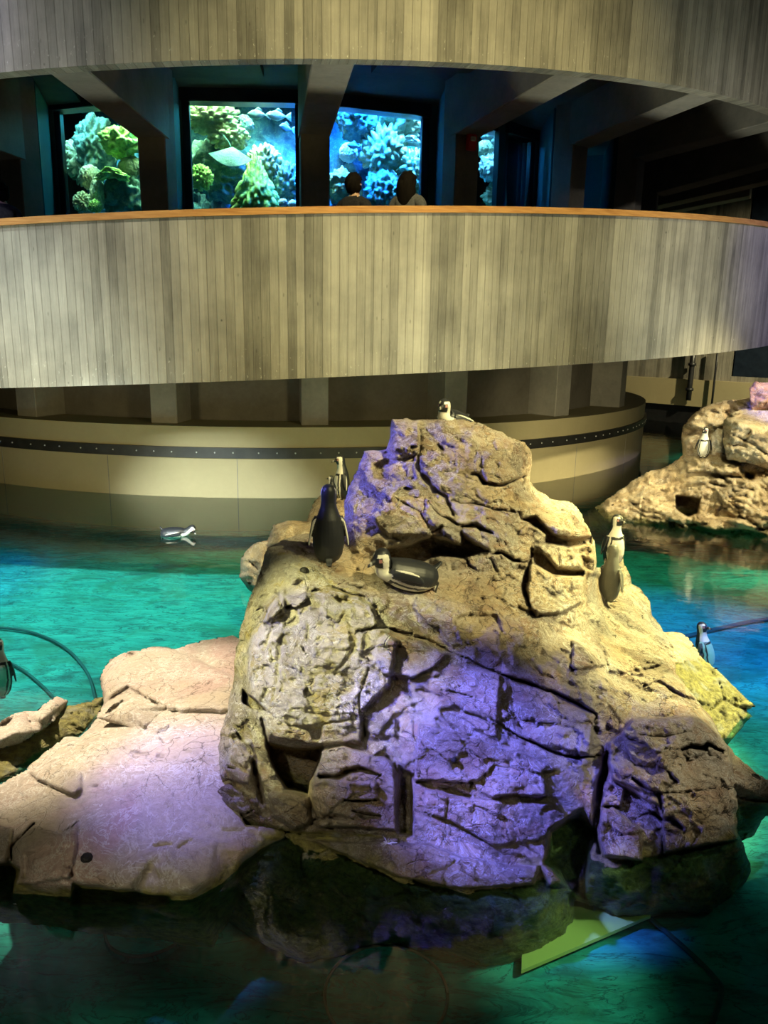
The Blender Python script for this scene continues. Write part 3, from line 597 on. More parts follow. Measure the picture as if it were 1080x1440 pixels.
me = relief([(1056, 576), (1054, 545), (1062, 536), (1110, 540), (1140, 580), (1110, 590)], [(1056, 576, 11.0), (1062, 536, 11.2), (1110, 540, 11.2), (1140, 580, 11.0), (1080, 560, 10.95)], [], [], step=2.2, thick=.8, jag=1.2, amp=1.0, rnd=.1, seed=47, blur=1)
tag(recenter(link('rock_boulder', me, M['rust'])), 'rust red block on top of the far right island', 'rock')
me = relief([(1000, 645), (1000, 612), (1008, 602), (1020, 604), (1024, 646)], [(1000, 645, 10.7), (1004, 604, 10.8), (1022, 604, 10.8), (1024, 646, 10.7), (1010, 625, 10.66)], [], [], step=2, thick=.5, jag=1, amp=.6, rnd=.08, seed=48, blur=1)
tag(recenter(link('rock_boulder', me, M['slab'])), 'small upright rock lit blue, right behind the far standing penguin', 'rock')

# ------------------------------------------------------------------ architecture
RC = Vector((-2.636, 19.541, 0)); RR = 11.149       # spiral ramp round the tank
TC = Vector((-2.5, 20.28, 0)); TR = 8.82            # tank base
def pol(c, R, a, z): return Vector((c.x+R*math.sin(a), c.y-R*math.cos(a), z))
def hitc(px, py, c, R):
    d = dirs(px, py); A = d[0]**2+d[1]**2; B = -2*(d[0]*c.x+d[1]*c.y); Cc = c.x**2+c.y**2-R*R
    s = (-B-math.sqrt(max(0, B*B-4*A*Cc)))/(2*A); return Vector(CAM+s*d)
def arc_solid(c, Ro, Ri, zb, zt, a0, a1, n=160):
    """curved wall segment between two radii; zb and zt may vary with the angle. uv 'arc' runs in metres"""
    V = []; Fc = []; UV = {}
    f = (lambda v: v if callable(v) else (lambda a: v)); zb = f(zb); zt = f(zt)
    for i in range(n+1):
        a = a0+(a1-a0)*i/n
        V += [pol(c, Ro, a, zb(a)), pol(c, Ro, a, zt(a)), pol(c, Ri, a, zt(a)), pol(c, Ri, a, zb(a))]
    uvs = []
    for i in range(n):
        k = 4*i; A0 = (a0+(a1-a0)*i/n)*Ro; A1 = (a0+(a1-a0)*(i+1)/n)*Ro; aa = a0+(a1-a0)*i/n; H = zt(aa)-zb(aa); T = Ro-Ri
        for (p, q, v0, v1) in ((0, 1, 0, H), (1, 2, H, H+T), (2, 3, H, 0), (3, 0, -T, 0)):
            Fc.append((k+p, k+4+p, k+4+q, k+q)); uvs += [(A0, v0), (A1, v0), (A1, v1), (A0, v1)]
    Fc.append((0, 1, 2, 3)); uvs += [(0, 0), (0, 1), (.2, 1), (.2, 0)]
    k = 4*n; Fc.append((k+3, k+2, k+1, k)); uvs += [(0, 0), (0, 1), (.2, 1), (.2, 0)]
    me = mesh_from(V, Fc); uv = me.uv_layers.new(name='arc')
    for i, u in enumerate(uvs): uv.data[i].uv = u
    return me
def struct(name, me, mat, smooth=False): return tag(link(name, me, mat, None, smooth), kind='structure')
zrail = lambda a: 3.662+.612*a
zbot = lambda a: 1.91+.535*a
ztop = lambda a: 5.044+.703*a
A0, A1 = -1.05, 1.5
struct('wall_front', arc_solid(RC, RR, RR-.2, lambda a: zbot(a), lambda a: zrail(a)-.07, A0, A1), M['board'])
rail = link('handrail', arc_solid(RC, RR+.03, RR-.26, lambda a: zrail(a)-.068, lambda a: zrail(a), A0, A1), M['wood'], smooth=False)
tag(rail, 'long curved varnished wooden rail capping the middle concrete parapet', 'handrail')
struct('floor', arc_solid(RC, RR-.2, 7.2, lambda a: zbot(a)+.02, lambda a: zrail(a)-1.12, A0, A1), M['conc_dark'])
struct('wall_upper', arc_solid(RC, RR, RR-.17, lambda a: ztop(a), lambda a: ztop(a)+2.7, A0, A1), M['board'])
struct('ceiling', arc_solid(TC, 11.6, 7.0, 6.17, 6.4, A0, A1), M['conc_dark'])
# tank base
struct('wall_tank', arc_solid(TC, TR, 7.6, -.62, 1.085, -1.3, 1.6, 200), M['cream'], False)
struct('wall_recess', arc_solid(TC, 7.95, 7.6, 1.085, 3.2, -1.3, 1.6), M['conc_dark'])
st = link('rubbing_strip', arc_solid(TC, TR+.045, TR-.01, .615, .775, -1.2, 1.5, 200), M['rubber'], smooth=False)
tag(st, 'black rubber strip with steel bolts running round the cream tank wall', 'strip')
a = -.50; k = 0
while a < 1.25:
    bm = bmesh.new(); r = bmesh.ops.create_cone(bm, cap_ends=True, segments=8, radius1=.013, radius2=.009, depth=.012)
    p = pol(TC, TR+.05, a, .70)
    bmesh.ops.transform(bm, matrix=Matrix.Translation(p) @ Matrix.Rotation(a, 4, 'Z') @ Matrix.Rotation(PI/2, 4, 'X'), verts=bm.verts)
    bm_obj('bolt', bm, M['steel'], st); a += .031+.012*((k*7) % 3 == 0); k += 1
# vertical panel seams of the tank wall
for i, a in enumerate((-.43, -.2, .03, .26, .50, .74, .98)):
    struct('trim_%d' % (i+1), arc_solid(TC, TR+.004, TR-.01, -.6, .60, a, a+.0012, 2), M['conc'])

# columns, fins, beams, windows ------------------------------------------------
def col_box(name, p0, p1, w, zb0, zt0, zb1=None, zt1=None, mat=None, parent=None):
    """upright slab from plan point p0 to p1, width w, own bottom/top heights at both ends"""
    zb1 = zb0 if zb1 is None else zb1; zt1 = zt0 if zt1 is None else zt1
    d = Vector((p1.x-p0.x, p1.y-p0.y, 0)).normalized(); s = Vector((-d.y, d.x, 0))*w/2
    V = []
    for p, zb, zt in ((p0, zb0, zt0), (p1, zb1, zt1)):
        q = Vector((p.x, p.y, 0)); V += [q-s+Vector((0, 0, zb)), q+s+Vector((0, 0, zb)), q+s+Vector((0, 0, zt)), q-s+Vector((0, 0, zt))]
    bm = bmesh.new(); vs = [bm.verts.new(v) for v in V]
    for f in ((0, 1, 2, 3), (7, 6, 5, 4), (0, 4, 5, 1), (1, 5, 6, 2), (2, 6, 7, 3), (3, 7, 4, 0)): bm.faces.new([vs[i] for i in f])
    bmesh.ops.bevel(bm, geom=list(bm.edges), offset=.012, segments=1, affect='EDGES')
    return bm_obj(name, bm, mat, parent)
ups = [15, 215, 443, 656, 814, 901]; tops = [222, 190, 187, 188, 203, 222]; ends = [(-235, 110), (88, 72), (470, 66), (817, 86), (1000, 124), (1110, 165)]
lows = [37, 230, 443, 641, 791, 874]
angs = []; finpx = [66, 245, 440, 622, 762, 850]; descU = ['at the left edge of the ramp', 'between the two green coral windows', 'between the green and the blue window', 'carrying the red fire alarm', 'first one right of the last lit window', 'narrow one furthest right before the stacked beams']
for i, (ux, ut, en) in enumerate(zip(ups, tops, ends)):
    p = hitc(ux, 245, TC, 8.7); zt = hitc(ux, ut, TC, 8.7).z
    a = math.atan2(p.x-TC.x, TC.y-p.y); angs.append(a)
    inner = pol(TC, 8.3, a, 0)
    c = col_box('column', p, inner, .40, zrail(a)-1.1, 6.2, None, None, M['conc'])
    # the beam is one pour with its column
    e = hitc(en[0], en[1], RC, RR-.1); over = Vector((p.x, p.y, 0)); dd = (Vector((e.x, e.y, 0))-over)
    col_box('beam', over-dd.normalized()*.3, Vector((e.x, e.y, 0)), .44, zt-.02, 6.2, ztop(math.atan2(e.x-RC.x, RC.y-e.y))+.02, 6.2, M['conc'], c)
    tag(c, 'dark concrete column with its beam, '+descU[i], 'column')
    col_box('wall_fin', inner, hitc(finpx[i], 240, TC, 6.9), .30, zrail(a)-1.1, 6.2, None, None, M['teal'])['kind'] = 'structure'
for j, a in enumerate((angs[-1]+.22, angs[-1]+.42, angs[-1]+.62)):
    p = pol(TC, 8.7, a, 0); inner = pol(TC, 8.3, a, 0)
    c = col_box('column', p, inner, .4, zrail(a)-1.1, 6.2, None, None, M['conc'])
    e = pol(RC, RR-.1, a-.05, 0); col_box('beam', p, e, .44, 5.35, 6.2, min(ztop(a), 5.7), 6.2, M['conc'], c)
    tag(c, 'shadowed concrete column and beam far round the curve at the right', 'column', 'far columns round the curve')
    col_box('wall_fin', inner, pol(TC, 6.9, a, 0), .34, zrail(a)-1.1, 6.2, None, None, M['teal'])['kind'] = 'structure'
descL = ['at the left edge', 'second from the left edge', 'directly above the back facing penguin', 'behind the peak of the crag', 'right of the crag peak', 'last one at the right end of the tank base']
for i, lx in enumerate(lows):
    p = hitc(lx, 575, TC, 8.55); a = math.atan2(p.x-TC.x, TC.y-p.y)
    c = col_box('column', p, pol(TC, 7.9, a, 0), .42, 1.08, zbot(a)+.06, None, None, M['conc'])
    tag(c, 'short pale concrete pier on the cream ledge, '+descL[i], 'column')
# ceiling hatches between the beams
def slab_poly(name, pts, z, h, mat):
    bm = bmesh.new(); lo = [bm.verts.new((p.x, p.y, z)) for p in pts]; hi = [bm.verts.new((p.x, p.y, z+h)) for p in pts]; n = len(pts)
    bm.faces.new(lo); bm.faces.new(hi[::-1])
    for i in range(n): bm.faces.new((lo[i], hi[i], hi[(i+1) % n], lo[(i+1) % n]))
    return bm_obj(name, bm, mat)
for i, q in enumerate((((150, 60), (356, 60), (371, 109), (175, 109)), ((556, 60), (700, 60), (690, 103), (522, 103)), ((-120, 75), (60, 68), (118, 150), (-40, 160)))):
    o = slab_poly('ceiling_panel', [at(x, y, z=6.05) for x, y in q], 6.05, .11, M['conc_dark'])
    tag(o, 'flat rectangular ceiling panel ' + ('between the two left beams above the green window', 'above the blue window with the two people', 'at the far left of the ramp ceiling')[i], 'ceiling panel')
# windows
wa = [(angs[k]+angs[k+1])/2 for k in range(len(angs)-1)]; wa = [wa[0]-(wa[1]-wa[0])] + wa
wpx = [None, (92, 208), (270, 416), (463, 591), (640, 742), None]
winc = []
for i, a in enumerate(wa):
    if i == 0: continue
    if wpx[i]:
        l = hitc(wpx[i][0], 240, TC, 7.0); r = hitc(wpx[i][1], 240, TC, 7.0)
    else: l = pol(TC, 7.0, a-.12, 0); r = pol(TC, 7.0, a+.12, 0)
    mid = (l+r)/2; w = max(1.0, (r-l).length); d = Vector((r.x-l.x, r.y-l.y, 0)).normalized(); rz = math.atan2(d.y, d.x); winc.append((mid, rz, w))
    T = Matrix.Translation((mid.x, mid.y, 0)) @ Matrix.Rotation(rz, 4, 'Z'); zb = 3.0; zt = 5.98
    bm = bmesh.new()
    for c_, s_ in (((-(w/2+.06), 0, (zb+zt)/2), (.12, .1, zt-zb+.24)), ((w/2+.06, 0, (zb+zt)/2), (.12, .1, zt-zb+.24)), ((0, 0, zt+.14), (w+.24, .3, .28)), ((0, 0, zb-.06), (w+.24, .2, .12))): box_into(bm, c_, s_, 0, .01)
    bmesh.ops.transform(bm, matrix=T, verts=bm.verts); fr_ = bm_obj('window_%d' % i, bm, M['frame']); fr_['kind'] = 'structure'
    bm = bmesh.new(); box_into(bm, (0, 0, (zb+zt)/2), (w+.02, .05, zt-zb+.02)); bmesh.ops.transform(bm, matrix=T, verts=bm.verts); bm_obj('pane', bm, M['glass'], fr_)
    for sx in (-1, 1):  # wall returns between the frame and the fins
        bm = bmesh.new(); box_into(bm, (sx*(w/2+.12+.1), -.02, 4.5), (.2, .1, 3.4)); bmesh.ops.transform(bm, matrix=T, verts=bm.verts); bm_obj('wall_inner', bm, M['teal'])['kind'] = 'structure'
    bm = bmesh.new(); box_into(bm, (0, -.02, 2.6), (w+1.0, .1, .6)); bmesh.ops.transform(bm, matrix=T, verts=bm.verts); bm_obj('wall_inner', bm, M['teal'])['kind'] = 'structure'
bm = bmesh.new(); p_ = hitc(66, 240, TC, 6.85); q_ = pol(TC, 6.85, angs[0]-.25, 0); col_box('wall_inner', q_, p_, .1, 2.3, 6.2, None, None, M['teal'])['kind'] = 'structure'; bm.free()
# fire alarm
p = hitc(661, 201, TC, 8.74); al = empty('fire_alarm', p, angs[3], 'small red fire alarm strobe on a column beside the blue window', 'fire alarm')
bm = bmesh.new(); box_into(bm, (0, -.035, 0), (.15, .08, .22), 0, .012); bm_obj('housing', bm, M['red'], al)
bm = bmesh.new(); box_into(bm, (0, -.09, .04), (.08, .04, .06), 0, .008); bm_obj('strobe_lens', bm, M['white'], al)
# pool shell, far wall, hall ceiling
def quad_box(name, c, s, mat, rz=0):
    bm = bmesh.new(); box_into(bm, c, s, rz); return tag(bm_obj(name, bm, mat), kind='structure')
quad_box('floor', (0, 12, -.62), (60, 36, .2), M['floor'])
bm = bmesh.new(); bmesh.ops.create_grid(bm, x_segments=2, y_segments=2, size=1); bmesh.ops.transform(bm, matrix=Matrix.Translation((0, 12, 0)) @ Matrix.Diagonal((30, 18, 1, 1)), verts=bm.verts)
wt = bm_obj('pool_water', bm, M['water']); tag(wt, 'clear teal pool water around the rocks', 'water', kind='stuff')
quad_box('ceiling', (0, 10, 12), (60, 50, .3), M['black'])
quad_box('wall_left', (-24, 10, 5.7), (.4, 50, 12.8), M['conc_dark']); quad_box('wall_back', (0, 34.5, 5.7), (60, .4, 12.8), M['conc_dark']); quad_box('wall_behind', (0, -6, 5.7), (60, .4, 12.8), M['conc_dark'])
wdv = Vector((1, -1, 0)).normalized(); w0 = Vector((8.0, 23.9, 0)); rz = -PI/4
def wallseg(name, s0, s1, z0, z1, mat, dep=.3, out=0):
    c = w0+wdv*((s0+s1)/2)+Vector((.707, .707, 0))*(dep/2-out); bm = bmesh.new(); box_into(bm, (c.x, c.y, (z0+z1)/2), (s1-s0, dep, z1-z0), rz)
    o = bm_obj(name, bm, mat); me = o.data; uv = me.uv_layers.new(name='arc')
    for lp in me.loops:
        v = me.vertices[lp.vertex_index].co; uv.data[lp.index].uv = ((v.x-w0.x)*wdv.x+(v.y-w0.y)*wdv.y, v.z)
    o['kind'] = 'structure'; return o
wallseg('wall_right', -14, 12, -.6, .53, M['black']); wallseg('wall_right', -14, 12, .53, 1.3, M['cream'], .5, .1)
wallseg('wall_right', -14, 2.5, 1.3, 7, M['board']); wallseg('wall_right', 2.5, 12, 1.3, 1.45, M['board']); wallseg('window_8', 2.55, 12, 1.45, 7, M['frame'])
def onwall(px, py, off=.12):
    d = dirs(px, py); n = Vector((.707, .707, 0)); q = w0-n*off
    s = ((q.x)*n.x+(q.y)*n.y)/(d[0]*n.x+d[1]*n.y); return Vector(CAM+s*d)
for i, (x, y0, y1, r) in enumerate(((968, 490, 563, .075), (1001, 490, 568, .03))):
    pt = onwall(x, y1, .22); pb = onwall(x+(2 if i == 0 else 0), y0, .22)
    pts = [Vector((pt.x, pt.y, z)) for z in (pt.z, pt.z+.5, pt.z+1.0, pt.z+1.6)]
    o = link('wall_pipe', tube_mesh(pts, r, 14), M['black'])
    if i == 0: link('pipe_collar', tube_mesh([pts[0]+Vector((0, 0, .28)), pts[0]+Vector((0, 0, .36))], r*1.5, 14), M['black'], o); link('pipe_collar', tube_mesh([pts[0]+Vector((0, 0, 1.0)), pts[0]+Vector((0, 0, 1.08))], r*1.5, 14), M['black'], o)
    tag(o, ('thick black pipe with collars running down the far cream wall', 'thin grey pipe on the far wall, right of the thick one')[i], 'pipe')
for i, (x, y) in enumerate(((1022, 513), (1030, 520), (1018, 526), (1048, 508), (1066, 516), (1040, 530))):
    pass

# ------------------------------------------------------------------ life
from mathutils.bvhtree import BVHTree
def bvh(objs):
    V = []; Fc = []
    for o in objs:
        n = len(V); V += [o.matrix_basis @ v.co for v in o.data.vertices]; Fc += [tuple(n+i for i in p.vertices) for p in o.data.polygons]
    return BVHTree.FromPolygons(V, Fc)
bpy.context.view_layer.update()
ROCKS = [o for o in S.objects if o.type == 'MESH' and o.name.split('.')[0] in ('rock_crag', 'rock_slab', 'flat_stone', 'rock_boulder', 'mossy_rock', 'rock_island')]
TREE = bvh(ROCKS)
def surf(px, py):
    d = Vector(dirs(px, py)).normalized(); h = TREE.ray_cast(Vector(CAM), d)
    if h[0] is None: print('MISS', px, py); return at(px, py, z=0), Vector((0, 0, 1))
    return (h[0], h[1])
def fwd(p): return (p.y-CAM[1])*cP-(p.z-CAM[2])*sP

def rings_mesh(bm, rings, seg=24):
    prev = None; first = None
    for (z, y, rx, ry) in rings:
        cur = [bm.verts.new((rx*math.sin(2*PI*k/seg), y-ry*math.cos(2*PI*k/seg), z)) for k in range(seg)]
        if prev:
            for k in range(seg): bm.faces.new((prev[k], prev[(k+1) % seg], cur[(k+1) % seg], cur[k]))
        else: first = cur
        prev = cur
    bm.faces.new(first[::-1]); bm.faces.new(prev)
def limb(bm, pts, ws, ts, side=Vector((0, 1, 0)), seg=12):
    """flattened tapering limb: widths along `side`, thickness across"""
    prev = None
    for i, p in enumerate(pts):
        p = Vector(p); t_ = (Vector(pts[min(i+1, len(pts)-1)])-Vector(pts[max(i-1, 0)])).normalized()
        s = (side-t_*side.dot(t_)).normalized(); n = t_.cross(s)
        cur = [bm.verts.new(p+s*ws[i]*math.cos(2*PI*k/seg)+n*ts[i]*math.sin(2*PI*k/seg)) for k in range(seg)]
        if prev:
            for k in range(seg): bm.faces.new((prev[k], prev[(k+1) % seg], cur[(k+1) % seg], cur[k]))
        else: bm.faces.new(cur[::-1])
        prev = cur
    bm.faces.new(prev)
def voxel(bm, size, smooth=3):
    me = bpy.data.meshes.new('t'); bmesh.ops.recalc_face_normals(bm, faces=bm.faces); bm.to_mesh(me); bm.free()
    o = bpy.data.objects.new('t', me); COL.objects.link(o)
    r = o.modifiers.new('r', 'REMESH'); r.mode = 'VOXEL'; r.voxel_size = size
    s = o.modifiers.new('s', 'SMOOTH'); s.iterations = smooth; s.factor = .5
    dg = bpy.context.evaluated_depsgraph_get(); out = bpy.data.meshes.new_from_object(o.evaluated_get(dg), depsgraph=dg)
    bpy.data.objects.remove(o); bpy.data.meshes.remove(me); return out
def penguin_mesh(spread=.10, juv=False, flip_lift=0, res=.0095):
    bm = bmesh.new()
    rings_mesh(bm, [(.015, .03, .06, .05), (.05, .02, .13, .11), (.12, .01, .172, .15), (.24, 0, .195, .175), (.36, -.005, .195, .175), (.47, -.005, .18, .162), (.56, 0, .155, .142), (.64, .0, .124, .116),
        (.71, -.003, .100, .098), (.77, -.010, .090, .092), (.82, -.018, .092, .098), (.87, -.025, .096, .106), (.92, -.025, .088, .098), (.96, -.02, .066, .075), (.985, -.015, .035, .04)])
    limb(bm, [(0, -.09, .875), (0, -.135, .872), (0, -.175, .868), (0, -.21, .858), (0, -.225, .842)], [.042, .032, .025, .017, .008], [.034, .024, .019, .014, .007], Vector((0, 0, 1)))
    limb(bm, [(0, .10, .10), (0, .16, .05), (0, .22, .015)], [.055, .045, .03], [.035, .02, .012], Vector((1, 0, 0)))
    for sx in (-1, 1):
        limb(bm, [(sx*.06, .0, .02), (sx*.062, -.08, .018), (sx*.066, -.14, .014), (sx*.07, -.175, .010)], [.03, .038, .048, .03], [.025, .02, .014, .010], Vector((1, 0, 0)))
        for q in (-.03, 0, .03): limb(bm, [(sx*.066+q*.6, -.14, .013), (sx*.068+q*1.2, -.195, .009)], [.012, .007], [.010, .006], Vector((1, 0, 0)), 8)
        x0 = .145
        limb(bm, [(sx*x0, 0, .585), (sx*(x0+.035+spread*.3), .008, .52), (sx*(x0+.045+spread*.75), .02, .42), (sx*(x0+.05+spread*1.2), .03+flip_lift*.3, .32), (sx*(x0+.05+spread*1.6), .045+flip_lift, .23)],
             [.04, .058, .056, .044, .018], [.03, .020, .016, .014, .010])
    me = voxel(bm, res, 3); n = len(me.vertices); a = np.empty(n*3, np.float32); me.vertices.foreach_get('co', a); P = a.reshape(-1, 3).astype(float)
    x, y, z = P.T; phi = np.abs(np.arctan2(x, -(y-.0))); r = np.hypot(x, y)
    wob = .06*vnoise(P*14, 3)
    Wt = np.array((.78, .75, .68)); Bk = np.array((.018, .02, .026)) if not juv else np.array((.17, .17, .15))
    C = np.tile(Bk, (n, 1))
    def put(m, c): C[m] = c
    rx_ = np.interp(z, [.12, .24, .36, .47, .56, .64], [.172, .195, .195, .18, .155, .124])
    flip = (np.hypot(x/rx_, y/(rx_*.9)) > 1.06) & (z > .19) & (z < .60) & (np.abs(y) < .13) & (np.abs(x) > .10)
    put((z < .70) & (phi+wob < 1.2) & ~flip, Wt)
    if not juv:
        put((z < .57) & (z > .04) & (phi+wob > .78) & (phi+wob < .98) & ~flip, Bk)
        put((z > .535+wob*.2) & (z < .585+wob*.2) & (phi < .98) & ~flip, Bk)
        put((z >= .585) & (z < .74) & (phi+wob < 1.5), Wt)
        hy = y+.02; ph = np.abs(np.arctan2(x, -hy))
        put((z >= .74) & (z < .945) & (ph > .95) & (ph < 1.75+ (z-.8)*1.2), Wt)
        put((z >= .70) & (z < .79) & (ph <= 1.3), Wt)
        put((z >= .925) & (z < .955) & (ph < 1.6) & (ph > .35), Wt)
        put((np.abs(z-.895) < .02) & (np.abs(ph-.72) < .16) & (y > -.125), np.array((.45, .2, .2)))
    else:
        put((z > .66) & (z < .84) & (phi > .9) & (phi < 1.7), np.array((.34, .34, .30)))
        put((z > .62) & (z < .74) & (phi < 1.1), np.array((.5, .5, .45)))
    put(flip & (y > .045), Wt*.8 if not juv else Wt*.5)
    put((y < -.135) & (z > .8), np.array((.03, .03, .03))); put((y < -.172) & (y > -.195) & (z > .8), np.array((.4, .38, .35)))
    put((z < .03) & (y < .02), np.array((.03, .028, .028)))
    put((np.abs(z-.885) < .010) & (np.abs(np.abs(x)-.075) < .02) & (np.abs(y+.075) < .010), np.array((.35, .3, .22)))
    return P, C, me
def pose(P, yaw=0, pitch=0, lie=0, stretch=0, hunch=0):
    P = P.copy()
    w = sstep(P[:, 2], .60, .76)
    if hunch: P[:, 2] -= hunch*sstep(P[:, 2], .55, .85)
    piv = np.array((0, 0, .68-hunch*.4)); Q = P-piv
    an = pitch*w; c, s = np.cos(an), np.sin(an)
    y_ = Q[:, 1]*c-Q[:, 2]*s; z_ = Q[:, 1]*s+Q[:, 2]*c; Q[:, 1] = y_; Q[:, 2] = z_
    an = yaw*w; c, s = np.cos(an), np.sin(an)
    if lie:  # yaw the raised head about the body's own up axis
        x_ = Q[:, 0]*c+Q[:, 2]*s; z_ = -Q[:, 0]*s+Q[:, 2]*c; Q[:, 0] = x_; Q[:, 2] = z_
    else:
        x_ = Q[:, 0]*c-Q[:, 1]*s; y_ = Q[:, 0]*s+Q[:, 1]*c; Q[:, 0] = x_; Q[:, 1] = y_
    P = Q+piv
    if lie < 0:
        c, s = math.cos(lie), math.sin(lie); y_ = P[:, 1]*c-P[:, 2]*s; z_ = P[:, 1]*s+P[:, 2]*c; P[:, 1] = y_; P[:, 2] = z_
    elif lie:
        c, s = math.cos(lie), math.sin(lie); y_ = P[:, 1]*c-P[:, 2]*s; z_ = P[:, 1]*s+P[:, 2]*c; P[:, 1] = y_; P[:, 2] = z_
        P[:, 1] += .35*s; P[:, 2] -= np.percentile(P[:, 2], 1)
    return P
_cache = {}
def penguin(loc, rz, size, label, group=None, spread=.1, juv=False, tiltx=0, tilty=0, **kw):
    key = (spread, juv, kw.pop('flip_lift', 0))
    if key not in _cache: _cache[key] = penguin_mesh(spread, juv, key[2])
    P, C, me0 = _cache[key]; me = me0.copy(); Q = pose(P, **kw)*size
    me.vertices.foreach_set('co', Q.astype(np.float32).ravel())
    ca = me.color_attributes.new('Col', 'FLOAT_COLOR', 'POINT'); ca.data.foreach_set('color', np.concatenate([C, np.ones((len(C), 1))], 1).astype(np.float32).ravel())
    me.update(); o = link('penguin', me, M['feather']); o.location = loc; o.rotation_euler = (tiltx, tilty, rz)
    return tag(o, label, 'penguin', group)
def sz(px, p): return px*fwd(p)/F
D90 = PI/2
p, _ = surf(462, 788); p = Vector((p.x, p.y-.0, p.z))
penguin(p-Vector((0, 0, .012)), PI+.12, sz(111, p)*1.02, 'black backed penguin standing with its back turned on the left of the crag shelf', spread=.03, pitch=-.05, yaw=0, tiltx=0)
p, _ = surf(481, 702)
penguin(p, -D90+.25, sz(64, p), 'penguin with white neck stripe standing behind the back turned one, looking left', spread=.02, pitch=.1)
p, _ = surf(467, 706)
penguin(p+Vector((0, -.06, 0)), -D90-.5, sz(42, p), 'small penguin low in front of the white necked one, looking left', spread=.05, hunch=.05)
p, _ = surf(574, 838)
penguin(p+Vector((.0, .06, -.02)), -D90+.30, sz(130, p), 'penguin lying on its belly on the shelf below the peak, facing left', spread=.02, flip_lift=-.06, lie=1.28, pitch=-1.1, yaw=.45, hunch=.10, tilty=0)
q = at(636, 592, Y=5.42)
penguin(q+Vector((.02, .06, -.13)), -D90+.9, .46, 'penguin resting on the very top of the peak, only head showing', lie=1.2, pitch=-1.1, yaw=.2, hunch=.08, spread=.05)
p, _ = surf(861, 796)
if p is None or p.y < 5: p = at(861, 796, Y=6.0)
penguin(p, .25, sz(76, p), 'pale bellied penguin facing the camera, upper of the two at the crag right side', spread=.02, yaw=.35)
p, _ = surf(853, 846)
penguin(p, 2.35, sz(83, p), 'plain grey young penguin seen from behind, lower one at the right', spread=.05, juv=True, yaw=.9, pitch=.1, tiltx=.12)
p, _ = surf(988, 643)
penguin(p, -.35, sz(43, p), 'small penguin standing upright on the far right island', spread=.04, yaw=-.4)
p = at(244, 753, z=0)
penguin(p+Vector((0, 0, -.06)), D90, .46, 'dark penguin swimming across the teal water on the left', lie=1.45, pitch=-.5, spread=.1)
p = at(1000, 903, z=0)
penguin(p+Vector((0, 0, -.25)), .75, .42, 'pale penguin swimming in the blue water right of the crag', lie=-.30, pitch=.1, spread=.03)
p = at(-8, 940, z=0)
penguin(p+Vector((0.02, 0, -.24)), .3, .46, 'pale penguin swimming half out of frame at the left edge', lie=-.30, pitch=.1, spread=.03)

# ------------------------------------------------------------------ small fittings on the rocks
def plug(px, py, r, label, ring=False):
    p, n = surf(px, py); n = n.normalized(); n = n if n.dot(Vector(CAM)-p) > 0 else -n
    n = (n+Vector((0, -.25, .5))).normalized()
    bm = bmesh.new(); seg = 18
    prof = [(1.0, -.3), (1.0, .15), (.93, .34), (.84, .36), (.80, .48), (.62, .60), (.52, .60), (.46, .70), (.22, .78), (0.02, .8)] if not ring else [(1, -.3), (1, .25), (.85, .36), (.62, .36), (.5, .12), (.5, .05), (.02, .05)]
    prev = None
    for (a, h) in prof:
        cur = [bm.verts.new((a*r*(1+.05*(k % 2))*math.cos(2*PI*k/seg), a*r*(1+.05*(k % 2))*math.sin(2*PI*k/seg), h*r)) for k in range(seg)]
        if prev:
            for k in range(seg): bm.faces.new((prev[k], prev[(k+1) % seg], cur[(k+1) % seg], cur[k]))
        prev = cur
    bm.faces.new(prev)
    o = bm_obj('rubber_plug', bm, M['rubber']); o.location = p; o.rotation_euler = n.to_track_quat('Z', 'Y').to_euler()
    tag(o, label, 'plug'); return o
plug(122, 1207, .026, 'black ribbed rubber plug on the violet lit front of the pale slab')
plug(428, 803, .026, 'black rubber plug by the foot of the back turned penguin')
plug(638, 1068, .014, 'tiny black rubber plug on the violet face of the crag')
plug(1063, 1093, .024, 'black ring shaped plug on the brown rock at the right edge', True)
# down feather
p, n = surf(545, 1186); rs = random.Random(4); bm = bmesh.new()
for k in range(16):
    a = rs.uniform(0, 2*PI); L = rs.uniform(.02, .06); d = Vector((math.cos(a), math.sin(a)*.8, rs.uniform(.1, .5))).normalized()
    limb(bm, [Vector((0, 0, 0)), d*L*.5+Vector((0, 0, .004)), d*L], [.003, .0035, .0008], [.0012, .001, .0005], Vector((0, 0, 1)), 6)
o = bm_obj('down_feather', bm, M['white']); o.location = p+Vector((0, -.01, .005)); tag(o, 'tuft of white down on the violet ledge near the waterline', 'feather')

# ------------------------------------------------------------------ under water
o = slab_poly('pale_panel', [at(x, y, z=-.46) for x, y in ((733, 1367), (915, 1289), (915, 1240), (780, 1230), (735, 1320))], -.47, .02, new_mat('yellow_green_panel', .6, (.62, .66, .20)))
tag(o, 'pale yellow green panel under water below the crag', 'panel')
for i, (x, y, r) in enumerate(((543, 1398, .29), (210, 1300, .22))):  # solid discs standing in for round reflections on the dark water
    c = at(x, y, z=-.49); bm = bmesh.new()
    bmesh.ops.create_cone(bm, cap_ends=True, segments=64, radius1=r, radius2=r*.97, depth=.04)
    o = bm_obj('reflection_disc', bm, M['floor']); o.location = (c.x, c.y, -.505)
    bm = bmesh.new(); r_ = tube_mesh([(r*.98*math.cos(2*PI*k/48), r*.98*math.sin(2*PI*k/48), .022) for k in range(49)], .008, 8); link('rim', r_, M['conc'], o)
    tag(o, ('large round disc standing in for a dim reflection in the dark front water', 'smaller round disc standing in for a reflection below the slab')[i], 'reflection disc')
